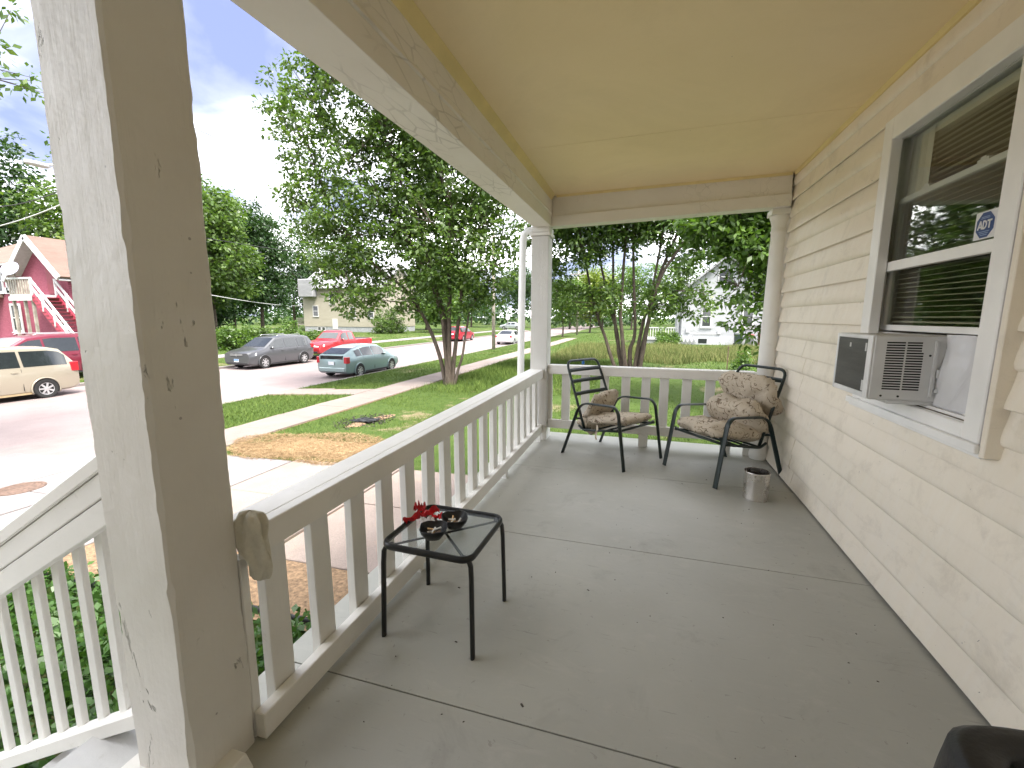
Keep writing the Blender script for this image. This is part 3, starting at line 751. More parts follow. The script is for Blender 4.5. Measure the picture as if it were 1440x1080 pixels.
# security sticker, printed flat on the upper pane
stw = thing('security_sticker', 'square white sticker with blue octagon reading ADT on the window', 'sticker', (X+.0095, 2.082, 1.645))
st_white = simple('sticker_white', (.72,.72,.74), .4, vary=.02); st_blue = simple('sticker_blue', (.015,.05,.19), .35, vary=.05)
MB().box(-.0005, .0012, -.053, .053, -.049, .049).build('sticker_sheet', st_white, stw)
oc = [(math.cos(math.pi/8+k*math.pi/4)*.048, math.sin(math.pi/8+k*math.pi/4)*.048) for k in range(8)]
MB().add([(-.0012, a, b) for a, b in oc], [tuple(range(8))]).build('octagon', st_blue, stw)
lt = MB()      # letters A D T : strokes on the outward face, seen from -X so +y is left
def strokes(mb, segs, w=.0062):
    for (a, b) in segs:
        mb.bar((-.0020, -a[0], a[1]), (-.0020, -b[0], b[1]), .0006, w, up=(0, -(b[1]-a[1]), -(b[0]-a[0])) if False else (0, (b[1]-a[1]), (b[0]-a[0])))
A = [((-.034,-.014),(-.0235,.016)),((-.0235,.016),(-.013,-.014)),((-.030,-.005),(-.017,-.005))]
D = [((-.008,-.014),(-.008,.016)),((-.008,.014),(.001,.013)),((.001,.013),(.0075,.006)),((.0075,.006),(.0075,-.004)),((.0075,-.004),(.001,-.012)),((.001,-.012),(-.008,-.012))]
T = [((.011,.013),(.034,.013)),((.0225,.014),(.0225,-.014))]
for L_ in (A, D, T): strokes(lt, L_)
lt.build('lettering', st_white, stw)
ln = MB()
for zz_, hw in ((.029,.020),(.024,.022),(-.023,.026),(-.029,.022),(-.035,.017)):
    ln.box(-.0024, -.0014, -hw, hw, zz_-.0012, zz_+.0012)
tag(ln.build('small_print', simple('sticker_pale_blue', (.25,.33,.52), .4), stw), kind='stuff')
# blind and curtain inside
bd = thing('window_blind', 'tan horizontal slat blind hanging inside the window glass', 'blind', (X+.085, 2.24, 1.265))
MB().box(-.015, .02, -.285, .545, .88, .92).build('head_rail', M['blind'], bd)
sm_ = MB().add([(-.012,-.285,.004),(.0,-.285,.0025),(.012,-.285,-.004),(-.012,.545,.004),(.0,.545,.0025),(.012,.545,-.004)], [(0,1,4,3),(1,2,5,4)]).build('slat', M['blind'], bd, loc=(0,0,.86), rot=(0,-.55,0))
z = .86
for k in range(1, 36):
    z -= .0238
    c = sm_.copy(); COL.objects.link(c); c.location = (0, rng.normal(0,.001), z); c.rotation_euler = (rng.normal(0,.004), rng.normal(-.55,.07), 0)
MB().tube([(0,-.16,.0),(0,-.16,.9)], .0012, 4).tube([(0,.38,.0),(0,.38,.9)], .0012, 4).build('cord', M['blind'], bd)
cu = MB(); cu.grid(lambda u, v: (X+.064+.0025*math.sin(u*21)+.001*math.sin(u*47), 2.60+.18*u, 1.90+.28*v), 40, 4)
tag(cu.build('curtain', M['curtain'], smooth=True), 'pale curtain edge beside the slats behind the upper window glass', 'curtain')
# ------------------------------------------------------------------ window air conditioner
ac = thing('air_conditioner', 'grey white air conditioner sticking out of the window', 'air conditioner', (.917, 2.19, .970))
M['ac'] = simple('air_conditioner_shell', (.60,.605,.61), .4, vary=.06)
M['fins'] = None
t = NT('condenser_fins')
wv = t.n.new('ShaderNodeTexWave'); wv.bands_direction = 'Y'; wv.inputs['Scale'].default_value = 95; wv.inputs['Distortion'].default_value = .6
t.l.new(t.pos(), wv.inputs[0])
t.set(color=t.mix(t.math('MULTIPLY', t.ramp(t.noise(1,5,.6,vec=t.mapped((5,3,22))), [(.4,(0,0,0)),(.7,(1,1,1))]), .5), t.ramp(wv.outputs['Fac'], [(.3,(.035,.036,.038)),(.8,(.12,.12,.125))]), (.16,.16,.165)), rough=.45, metal=.5)
M['fins'] = t.m
b = MB(); b.box(0, .36, 0, .355, 0, .270); b.build('casing', M['ac'], ac, bevel=.006)
b = MB(); frame_rect(b, -.006, .0, .002, .353, .002, .268, (.016,.040,.022,.016)); b.build('back_frame', simple('ac_frame', (.74,.745,.76), .35), ac, bevel=.002)
b = MB(); b.box(-.0035, -.0005, .043, .336, .025, .251); b.build('condenser', M['fins'], ac)
for q_ in ((.045,.060,.03,.075),(.20,.213,.21,.229),(.05,.062,.20,.235)): MB().box(-.005, -.0036, *q_).build('bent_fin', M['ac'], ac)
vs_ = MB()
zz_ = .040
for k in range(19):
    z0 = .045 + k*.0107
    short = k >= 15
    vs_.box(.045, .108, -.0009, .001, z0, z0+.0058)
    vs_.box(.115, .165 if short else .172, -.0009, .001, z0, z0+.0058)
vs_.build('vent_slots', simple('ac_dark', (.006,.006,.006), .8), ac)
sc_ = MB()
for (xx, z0) in ((.045,.018),(.105,.018),(.195,.19)): sc_.lathe([(0,.0),(.0045,.0),(.0045,.002),(0,.003)], (xx, z0, 0), 10)
o = sc_.build('screw', M['black_metal'], ac); o.rotation_euler = (rad(90), 0, 0); o.location = (0, .0005, 0)
b = MB(); b.box(.205, .216, -.010, .0, .02, .25).box(.219, .232, -.016, -.001, .10, .135).box(.219, .232, -.016, -.001, .04, .055).box(.217,.223,-.003,-.0005,.03,.25); b.build('mounting_bracket', M['ac'], ac, bevel=.002)
b = MB(); b.box(.07, .26, .006, .345, -.016, .001); b.build('base_pan', M['ac'], ac, bevel=.004)
b = MB()
for k in range(10):
    y0 = .358 + k*.0235
    b.add([(.26,y0,.0),(.275,y0+.012,.0),(.26,y0+.0235,.0),(.26,y0,.27),(.275,y0+.012,.27),(.26,y0+.0235,.27)], [(0,1,4,3),(1,2,5,4)])
b.build('side_curtain', M['vinyl'], ac)
def crump(u, v):
    y = 1.953 + .238*u; zz = .957 + .289*v
    fold = .016*math.sin(u*9 + 2.2*v + 1.5*math.sin(v*3)) * (.4+.6*v)
    d = fold + .014*mnoise.noise(Vector((u*3, v*2.0, 1))) + .006*abs(mnoise.noise(Vector((u*9+v*4, v*5, 7)))) - .03*(1-v)*u
    return (1.172 + d, y + .006*mnoise.noise(Vector((u*3, v*6, 4))), zz)
tag(MB().grid(crump, 40, 36).build('plastic_sheet', simple('cloudy_plastic_film', (.66,.66,.68), .35, vary=.06), smooth=True), 'crumpled cloudy plastic sheet stuffed beside the air conditioner', 'plastic sheet')

# ------------------------------------------------------------------ porch things
# side table
TZ = .405
tb = thing('side_table', 'small square black metal table with a rippled glass top', 'table', (-.772, 1.612, 0), rad(-1.5))
def rrect(hx, hy, r, z, n=6):
    pts = []
    for cx, cy, a0 in ((hx-r,hy-r,0),(-hx+r,hy-r,90),(-hx+r,-hy+r,180),(hx-r,-hy+r,270)):
        for k in range(n+1):
            a = rad(a0+90*k/n); pts.append((cx+r*math.cos(a), cy+r*math.sin(a), z))
    return pts
MB().tube(rrect(.192,.192,.045,TZ), .0115, 10, closed=True, squash=(.75,1.25)).build('top_frame', M['black_metal'], tb, smooth=True, auto=40)
g_ = rrect(.184,.184,.04,TZ+.004); mb = MB(); n = len(g_)
mb.add(g_ + [(a,b,c-.005) for a,b,c in g_], [tuple(range(n)), tuple(reversed(range(n,2*n)))] + [(k,(k+1)%n,n+(k+1)%n,n+k) for k in range(n)])
mb.build('glass_top', M['table_glass'], tb)
mb = MB(); mb.bar((-.165,-.165,TZ-.010),(.165,.165,TZ-.010),.010,.005); mb.bar((-.165,.165,TZ-.016),(.165,-.165,TZ-.016),.010,.005)
mb.build('cross_brace', M['black_metal'], tb)
for sx in (-1, 1):
    for sy in (-1, 1):
        a, b = sx*.165, sy*.165
        MB().tube([(sx*.155,sy*.165,TZ-.004),(sx*.180,sy*.172,TZ-.008),(sx*.190,sy*.176,TZ-.03),(sx*.193,sy*.179,TZ-.08),(sx*.199,sy*.187,.012),(sx*.199,sy*.187,0)], .0115, 10, squash=(.8,1.15), up=(0,1,0)).build('leg', M['black_metal'], tb, smooth=True, auto=40)
# two square ash bowls
butt_m = simple('cigarette_filter', (.62,.40,.20), .8); paper_m = simple('white_paper', (.70,.68,.64), .8); ash_m = simple('tobacco_ash', (.16,.11,.075), .95, vary=.6, vscale=90, bump=.8, bscale=150)
def bowl(x, y, rz, label, seed):
    o = thing('ash_bowl', label, 'bowl', (x, y, TZ+.0045), rz, 'black bowls on the side table')
    mb = MB(); prof = [(.026,.0),(.030,.001),(.050,.030),(.056,.044),(.053,.0445),(.047,.031),(.028,.006),(0.001,.006)]
    n = 28; vs = []; fs = []
    for r_, z in prof:
        for k in range(n):
            a = 2*math.pi*k/n; c_, s_ = math.cos(a), math.sin(a); m = (abs(c_)**3.6+abs(s_)**3.6)**(-1/3.6)
            vs.append((r_*m*c_, r_*m*s_, z + (.006*(max(abs(c_*m), abs(s_*m))**8*min(1, abs(c_*s_)*2) if z > .04 else 0))))
    for i in range(len(prof)-1):
        for k in range(n): fs.append((i*n+k, i*n+(k+1)%n, (i+1)*n+(k+1)%n, (i+1)*n+k))
    fs.append(tuple(reversed(range(n))))
    mb.add(vs, fs).build('dish', M['black_plastic'], o, smooth=True, auto=50)
    rr = np.random.default_rng(seed)
    MB().grid(lambda u, v: ((u-.5)*.062, (v-.5)*.062, .014+.009*mnoise.noise(Vector((u*5, v*5, seed)))), 12, 12).build('ash', ash_m, o, smooth=True)
    for k in range(5):
        a = rr.uniform(0, 3.1); cx, cy = rr.uniform(-.018,.018,2); z0 = .020+.004*k; L_ = rr.uniform(.012,.02)
        MB().tube([(cx-L_*math.cos(a),cy-L_*math.sin(a),z0),(cx+L_*math.cos(a),cy+L_*math.sin(a),z0+rr.uniform(0,.012))], .0038, 8).build('cigarette_butt', butt_m if k % 2 else paper_m, o, smooth=True, auto=40)
bowl(-.792, 1.535, rad(22), 'square black ash bowl at the open edge of the glass table', 3)
bowl(-.748, 1.648, rad(30), 'square black ash bowl farther along the glass table toward the chairs', 8)
# crumpled red wrapper
red_m = simple('red_wrapper', (.55,.012,.02), .28, vary=.2, vscale=20); clear_m = simple('white_wrapper', (.70,.66,.66), .3)
wr = thing('candy_wrapper', 'crumpled red and white wrapper lying on the glass table', 'wrapper', (-.925, 1.66, TZ+.0045))
def crumple(mb, cx, cy, lx, ly, a, seed, h=.02):
    ca, sa = math.cos(a), math.sin(a)
    def fn(u, v):
        x, y = (u-.5)*lx, (v-.5)*ly
        z = .003 + h*abs(mnoise.noise(Vector((u*4+seed, v*3, seed)))) * 1.6 + h*.5*abs(mnoise.noise(Vector((u*9, v*9, seed+2))))
        return (cx+ca*x-sa*y+.006*mnoise.noise(Vector((u*3, v*5, seed))), cy+sa*x+ca*y, z)
    return mb.grid(fn, 16, 12)
crumple(MB(), .0, .02, .17, .035, rad(58), 2, .03).build('red_foil', red_m, wr)
crumple(MB(), -.045, .085, .055, .045, rad(20), 5, .035).build('foil_end', red_m, wr)
crumple(MB(), .045, -.01, .06, .05, rad(30), 9, .02).build('clear_film', clear_m, wr)
crumple(MB(), .07, .035, .05, .03, rad(10), 11, .02).build('red_foil', red_m, wr)
# tin can
t = NT('brushed_tin')
t.set(color=t.ramp(t.noise(9,5), [(.3,(.66,.63,.60)),(.7,(.80,.77,.74))]), metal=1.0, rough=t.ramp(t.noise(14,5), [(.3,(.16,.16,.16)),(.7,(.32,.32,.32))]))
t.bump(t.noise(1.0,4,vec=t.mapped((6,6,60))), .1, .003); M['tin'] = t.m
can = thing('metal_can', 'open shiny metal can with a dark inside on the porch floor', 'can', (.835, 3.455, 0))
MB().lathe([(.0,.002),(.082,.002),(.084,.0),(.0845,.004),(.0835,.008),(.0835,.19),(.0855,.196),(.087,.202),(.0855,.207),(.082,.206),(.0815,.19),(.0815,.012),(.0,.012)], n=40).build('body', M['tin'], can, smooth=True, auto=40)
MB().lathe([(.081,.17),(.081,.014),(.0,.014)], n=40).build('dark_lining', simple('dark_can_lining', (.035,.026,.020), .8), can, smooth=True, auto=40)  # dark brown lining inside the can, ending below the rim
# chairs
def fillet(pts, r=.06, n=5):
    P = [Vector(p) for p in pts]; out = [P[0]]
    for i in range(1, len(P)-1):
        a, b, c = P[i-1], P[i], P[i+1]
        d1 = (a-b); d2 = (c-b); rr = min(r, d1.length*.45, d2.length*.45)
        p, q_ = b + d1.normalized()*rr, b + d2.normalized()*rr
        for k in range(n+1):
            s = k/n; out.append(p*(1-s)**2 + b*2*s*(1-s) + q_*s*s)
    out.append(P[-1]); return out
def chair(label, loc, rz, hw=.285, fx=.345, rx=-.37):
    o = thing('patio_chair', label, 'chair', loc, rz, 'patio chairs with cushions')
    m = M['green_metal']
    for s in (-1, 1):
        y = s*hw
        leg = fillet([(fx,y*1.02,0),(fx-.085,y,.50),(fx-.13,y,.545),(-.165,y,.525),(rx,y*1.02,0)], .10)
        MB().tube(leg, .0155, 10, squash=(.62,1.45), up=(0,1,0)).build('arm_and_legs', m, o, smooth=True, auto=50)
        MB().tube(fillet([(.275,y*.90,.335),(-.14,y*.90,.265),(-.20,y*.90,.30)], .05), .011, 8).build('seat_rail', m, o, smooth=True)
        MB().tube([(.255,y*.99,.345),(.255,y*.80,.335)], .010, 8).tube([(-.235,y*.99,.37),(-.205,y*.82,.36)], .010, 8).build('bolt_bracket', m, o, smooth=True)
    bk = [(-.145,-hw*.84,.270),(-.235,-hw*.84,.50),(-.400,-hw*.80,.888),(-.400,hw*.80,.888),(-.235,hw*.84,.50),(-.145,hw*.84,.270)]
    MB().tube(fillet(bk, .075), .0125, 10).build('back_frame', m, o, smooth=True)
    for z_, dd in ((.80,.0),(.70,.0),(.585,.0)):
        xx = -.235 - (z_-.50)*.165/.388
        bow = [(xx-.012*math.sin(math.pi*k/8), -hw*.80+2*hw*.80*k/8, z_) for k in range(9)]
        MB().tube(bow, .017, 8, squash=(.35,1.1) , up=(0,0,1)).build('back_slat', m, o, smooth=True, auto=50)
    for xx, z_ in ((.27,.338),(.13,.316),(.0,.295),(-.12,.276)):
        MB().tube([(xx,-hw*.9,z_),(xx,hw*.9,z_)], .0115 if xx > .2 else .009, 8).build('cross_bar', m, o, smooth=True)
    return o
chL = chair('dark metal patio chair with bare ladder back beside the corner post', (-.245, 4.165, 0), rad(-33))
chR = chair('dark green metal patio chair with puffy cushion against the tan siding', (.675, 4.005, 0), rad(217.5))
t = NT('floral_cushion_fabric')
tco = t.n.new('ShaderNodeTexCoord').outputs['Object']
wob = t.n.new('ShaderNodeVectorMath'); wob.operation = 'ADD'
nzc = t.n.new('ShaderNodeTexNoise'); nzc.inputs['Scale'].default_value = 9; t.l.new(tco, nzc.inputs['Vector'])
scl = t.n.new('ShaderNodeVectorMath'); scl.operation = 'SCALE'; scl.inputs['Scale'].default_value = .055
t.l.new(nzc.outputs['Color'], scl.inputs[0]); t.l.new(tco, wob.inputs[0]); t.l.new(scl.outputs[0], wob.inputs[1])
vor = t.n.new('ShaderNodeTexVoronoi'); vor.inputs['Scale'].default_value = 13; vor.feature = 'F1'; t.l.new(wob.outputs[0], vor.inputs['Vector'])
rings = t.math('ABSOLUTE', t.math('SUBTRACT', t.math('FRACT', t.math('MULTIPLY', vor.outputs['Distance'], 2.6)), .5))
lines = t.ramp(rings, [(.055,(1,1,1)),(.10,(0,0,0))])
gate = t.ramp(t.noise(11, 3, vec=tco), [(.46,(0,0,0)),(.54,(1,1,1))])
vine = t.math('MULTIPLY', lines, gate)
leafm = t.ramp(t.noise(26, 3, .5, .8, vec=tco), [(.61,(0,0,0)),(.66,(1,1,1))])
col_ = t.ramp(t.noise(5,5,vec=tco), [(.3,(.50,.43,.335)),(.7,(.60,.53,.43))])
col_ = t.mix(t.math('MULTIPLY', leafm, .8), col_, (.13,.085,.05))
col_ = t.mix(t.math('MULTIPLY', vine, .8), col_, (.10,.062,.035))
t.set(color=col_, rough=.95, spec=.1)
t.bump(t.math('ADD', t.noise(14,5,.6,vec=tco), t.math('MULTIPLY', t.noise(220,2,vec=tco), .25)), .8, .02)
M['cushion'] = t.m
def pillow(mb, mat4, a, b, c, seed, e1=.42, nu=36, nv=18, wr=.012, tuft=0.0):
    def sg(x, p): return math.copysign(abs(x)**p, x)
    def fn(u, v):
        th = 2*math.pi*u; ph = math.pi*(v-.5)
        x = a*sg(math.cos(ph), .55)*sg(math.cos(th), e1); y = b*sg(math.cos(ph), .55)*sg(math.sin(th), e1); z = c*sg(math.sin(ph), .8)
        p = Vector((x, y, z)); nrm = Vector((x/a/a, y/b/b, z/c/c)).normalized()
        dsp = wr*mnoise.noise(Vector((x*9+seed, y*9, z*9))) + wr*.6*mnoise.noise(Vector((x*24+seed, y*24, z*24)))
        # seam puckers near the rim
        rim = 1-abs(math.sin(ph)); dsp += wr*.5*rim*math.sin(th*17+seed)
        return mat4 @ (p + nrm*dsp)
    return mb.grid(fn, nu, nv)
def T(loc, rx=0, ry=0, rz=0): return Matrix.Translation(loc) @ Euler((rx, ry, rz)).to_matrix().to_4x4()
cu = thing('chair_cushion', 'floral beige cushion sagging in the chair beside the siding, propped upright', 'cushion', chR.location[:], rad(217.5), 'floral chair cushions')
pillow(MB(), T((.05,0,.392), 0, rad(-6)), .255, .26, .062, 1, wr=.024).build('seat_pad', M['cushion'], cu, smooth=True)
pillow(MB(), T((-.150,.0,.485), 0, rad(-58)), .165, .268, .098, 5, wr=.026).build('lower_back_pad', M['cushion'], cu, smooth=True)
pillow(MB(), T((-.270,.0,.665), 0, rad(-64)), .185, .262, .085, 9, wr=.024).build('upper_back_pad', M['cushion'], cu, smooth=True)
MB().grid(lambda u, v: (-.33+.012*math.sin(u*6), .262+.03*u, .66-.13*u+.012*(v-.5)), 8, 2).build('tie', M['cushion'], cu, smooth=True)
cl = thing('chair_cushion', 'rumpled floral beige cushion folded over in the ladder back chair', 'cushion', chL.location[:], rad(-33), 'floral chair cushions')
pillow(MB(), T((.07,.0,.380), 0, rad(-7)), .235, .235, .042, 13, wr=.02).build('seat_pad', M['cushion'], cl, smooth=True)
pillow(MB(), T((-.155,.02,.475), rad(4), rad(-66)), .130, .205, .055, 21, e1=.25, wr=.030).build('folded_back_pad', M['cushion'], cl, smooth=True)
pillow(MB(), T((-.195,-.02,.300), 0, rad(14)), .10, .215, .060, 17, wr=.03).build('drooping_end', M['cushion'], cl, smooth=True)
MB().grid(lambda u, v: (.02+.02*(v-.5)+.006*math.sin(u*7), -.262-.012*u, .345-.135*u), 8, 2).build('tie', M['cushion'], cl, smooth=True)
# blue clip on the ladder back chair
ck = thing('blue_clip', 'small bright blue clip on the top bar of the ladder back chair', 'clip', (-.572, 4.392, .868))
MB().lathe([(.0,-.026),(.011,-.026),(.013,-.020),(.013,.0),(.009,.006),(.009,.016),(.0,.018)], n=12).build('clip_body', simple('blue_plastic', (.02,.16,.55), .35), ck, smooth=True, auto=50)
# towel wedged over the rail end
def towel(u, v):
    th = 2*math.pi*u; z = -.115+.215*v
    hw_ = float(np.interp(v, [0,.04,.25,.6,.85,.97,1], [.004,.030,.040,.054,.050,.030,.003])); hd = float(np.interp(v, [0,.05,.4,.8,.97,1], [.004,.018,.026,.030,.020,.003]))
    fold = 1 + .20*math.sin(4*th+4.5*v+1.0) + .13*math.sin(7*th-5*v+2)*(.4+v*.6) + .10*mnoise.noise(Vector((math.cos(th)*1.6, math.sin(th)*1.6, v*5)))
    lean = .020*(v-.5)
    return Vector((hw_*fold*math.cos(th)-lean + .008*math.sin(v*7), hd*fold*math.sin(th), z + .006*mnoise.noise(Vector((th*2, v*7, 3)))))
t = NT('cream_terry_cloth'); t.set(color=t.ramp(t.noise(30,5,.7), [(.3,(.66,.63,.53)),(.7,(.82,.79,.69))]), rough=1.0, spec=.05); t.bump(t.noise(240,4,.8), .9, .006)
tw = MB().grid(towel, 64, 48).build('towel', t.m, smooth=True, loc=(-1.068, .940, .650))
tag(tw, 'wadded cream towel wedged over the rail end against the chipped column', 'towel')
# black plastic armchair by the wall, its back corner in view
bc = thing('plastic_armchair', 'black plastic chair with a rounded back standing by the siding', 'chair', (.785, .655, 0), 0)
mb = MB()
def shell(u, v):
    a = math.pi*(1.06*u-.03); r = .285
    sx, sy = -math.cos(a), math.sin(a)
    k = (abs(sx)**6+abs(sy)**6)**(-1/6)
    x, y = sx*k*r, sy*k*(r-.03)
    zt = .622 - .02*(1-abs(sy)*1.0)
    prof = [(.0,.40),(.012,.55),(.018,zt-.012),(.030,zt),(.052,zt+.003),(.075,zt-.004),(.083,zt-.03),(.074,zt-.05)]
    i = v*7; j = min(int(i), 6); f_ = i-j
    off = prof[j][0]*(1-f_)+prof[j+1][0]*f_; z = prof[j][1]*(1-f_)+prof[j+1][1]*f_
    s = 1 - (off)/r
    return (x*s*1.02, y*s-.01, z)
mb.grid(shell, 48, 21).build('back_and_arms', M['black_plastic'], bc, smooth=True, auto=60)
MB().box(-.24, .24, -.28, .22, .375, .405).build('seat', M['black_plastic'], bc, bevel=.02)
for sx in (-1, 1):
    for sy in (-1, 1): MB().tube([(sx*.225,sy*.225-.02,.40),(sx*.255,sy*.255-.02,0)], [.026,.017], 8).build('leg', M['black_plastic'], bc, smooth=True, auto=50)
# crumbs and dry specks on the floor
mb = MB(); rr = np.random.default_rng(77)
for k in range(80):
    x, y = rr.uniform(-1.0, 1.1), rr.uniform(.95, 4.3); s = rr.uniform(.0007,.0017) * (2.2 if rr.random() < .08 else 1); a = rr.uniform(0, 3.14); l = s*rr.uniform(1,3.2)
    ca, sa = math.cos(a), math.sin(a)
    q4 = [(x+ca*l*i-sa*s*j, y+sa*l*i+ca*s*j) for i, j in ((-1,-1),(1,-1),(1,1),(-1,1))]
    mb.hexa([(p[0],p[1],.0004) for p in q4], [(p[0]*.6+x*.4,p[1]*.6+y*.4,.002+s*.3) for p in q4])
tag(mb.build('floor_debris', simple('dry_leaf_crumbs', (.055,.045,.035), .9, vary=.5, vscale=60)), 'tiny dark crumbs scattered over the grey porch floor', 'debris', kind='stuff')
# ------------------------------------------------------------------ vegetation
def leaf_mat(name, a, b, c, trans=.35):
    t = NT(name); t.n.remove(t.b)
    gi = t.n.new('ShaderNodeNewGeometry')
    col_ = t.ramp(gi.outputs['Random Per Island'], [(.0,a),(.55,b),(1.0,c)])
    big = t.ramp(t.noise(.55, 3), [(.3,(.85,.86,.82)),(.7,(1.14,1.12,1.05))])
    col_ = t.mix(1.0, col_, big, 'MULTIPLY')
    df = t.n.new('ShaderNodeBsdfDiffuse'); t.l.new(col_, df.inputs[0])
    tl = t.n.new('ShaderNodeBsdfTranslucent'); t.l.new(t.mix(1.0, col_, (1.35,1.45,.55), 'MULTIPLY'), tl.inputs[0])
    gl = t.n.new('ShaderNodeBsdfGlossy'); gl.inputs['Roughness'].default_value = .42; gl.inputs[0].default_value = (1,1,1,1)
    m1 = t.n.new('ShaderNodeMixShader'); m1.inputs[0].default_value = trans; t.l.new(df.outputs[0], m1.inputs[1]); t.l.new(tl.outputs[0], m1.inputs[2])
    m2 = t.n.new('ShaderNodeMixShader'); m2.inputs[0].default_value = .032; t.l.new(m1.outputs[0], m2.inputs[1]); t.l.new(gl.outputs[0], m2.inputs[2])
    t.l.new(m2.outputs[0], t.out.inputs[0]); return t.m
M['leaf_maple'] = leaf_mat('maple_leaf', (0.050,0.095,0.021), (0.081,0.144,0.033), (0.141,0.212,0.056))
M['leaf_bright'] = leaf_mat('bright_leaf', (0.050,0.104,0.018), (0.081,0.151,0.029), (0.134,0.215,0.050), .4)
M['leaf_dark'] = leaf_mat('dark_leaf', (0.018,0.046,0.014), (0.031,0.072,0.021), (0.055,0.108,0.033), .25)
M['leaf_yellow'] = leaf_mat('yellow_green_leaf', (0.101,0.148,0.024), (0.148,0.202,0.034), (0.202,0.255,0.054), .4)
M['leaf_bed'] = leaf_mat('ground_cover_leaf', (0.028,0.072,0.014), (0.047,0.111,0.022), (0.072,0.155,0.034), .3)
t = NT('grey_bark')
bk_ = t.noise(1.0, 7, .7, .6, vec=t.mapped((22,22,4)))
t.set(color=t.ramp(bk_, [(.3,(.055,.042,.034)),(.55,(.115,.092,.075)),(.75,(.19,.16,.135))]), rough=.95, spec=.1)
t.bump(bk_, 1.0, .03); M['bark'] = t.m

def leaf_arrays(P, D, L, wid, rr, droop=.25):
    """kite leaves: P base points (n,3), D unit directions (n,3), L lengths (n,)"""
    n = len(P)
    rnd = rr.normal(size=(n,3)); S = np.cross(D, rnd); S /= (np.linalg.norm(S, axis=1, keepdims=True)+1e-9)
    # leaf blades lie roughly flat: bias side vector to horizontal
    S[:,2] *= .45; S /= (np.linalg.norm(S, axis=1, keepdims=True)+1e-9)
    N = np.cross(S, D)
    Lc = L[:,None]
    mid = P + D*Lc*.48
    fold = N*Lc*.06*rr.choice([-1,1], size=(n,1))
    a = P; b = mid + S*Lc*wid + fold; c = P + D*Lc; c[:,2] -= droop*L*.3; d_ = mid - S*Lc*wid + fold
    V = np.stack([a,b,c,d_], axis=1).reshape(-1,3)
    F = np.arange(4*n).reshape(n,4)
    return V, F
def clump_leaves(centers, radii, nper, L0, rr, wid=.30, flat=.62, updown=-.25, clumpy=1.0):
    n = len(centers)*nper
    C_ = np.repeat(centers, nper, axis=0); R_ = np.repeat(radii, nper)
    off = rr.normal(size=(n,3)); off /= np.linalg.norm(off, axis=1, keepdims=True)
    rad_ = rr.uniform(0,1,n)**.5
    off *= (rad_*R_)[:,None]; off[:,2] *= flat
    P = C_ + off
    D = off/(np.linalg.norm(off, axis=1, keepdims=True)+1e-6) + rr.normal(0,.55,(n,3)); D[:,2] += updown
    D /= np.linalg.norm(D, axis=1, keepdims=True)
    L = L0*rr.uniform(.65,1.35,n)
    return leaf_arrays(P, D, L, wid, rr)
def tubes_np(segs, n=4):
    """segs: list of (p0,p1,r0,r1) -> merged tapered tubes"""
    A = np.array([s[0] for s in segs]); B = np.array([s[1] for s in segs]); r0 = np.array([s[2] for s in segs]); r1 = np.array([s[3] for s in segs])
    T_ = B-A; T_ /= (np.linalg.norm(T_,axis=1,keepdims=True)+1e-9)
    up = np.tile(np.array([[.3,.2,.93]]), (len(A),1)); U = np.cross(T_, up); U /= (np.linalg.norm(U,axis=1,keepdims=True)+1e-9); W_ = np.cross(T_, U)
    V = []
    for (Q, r) in ((A, r0), (B, r1)):
        for k in range(n):
            a = 2*math.pi*k/n; V.append(Q + U*(math.cos(a)*r)[:,None] + W_*(math.sin(a)*r)[:,None])
    V = np.stack(V, axis=1)      # (m, 2n, 3)
    m = len(A); base = (np.arange(m)*2*n)[:,None]
    F = []
    for k in range(n):
        k2 = (k+1) % n; F.append(np.array([[k, k2, n+k2, n+k]]) + base)
    return V.reshape(-1,3), np.concatenate(F, axis=0)
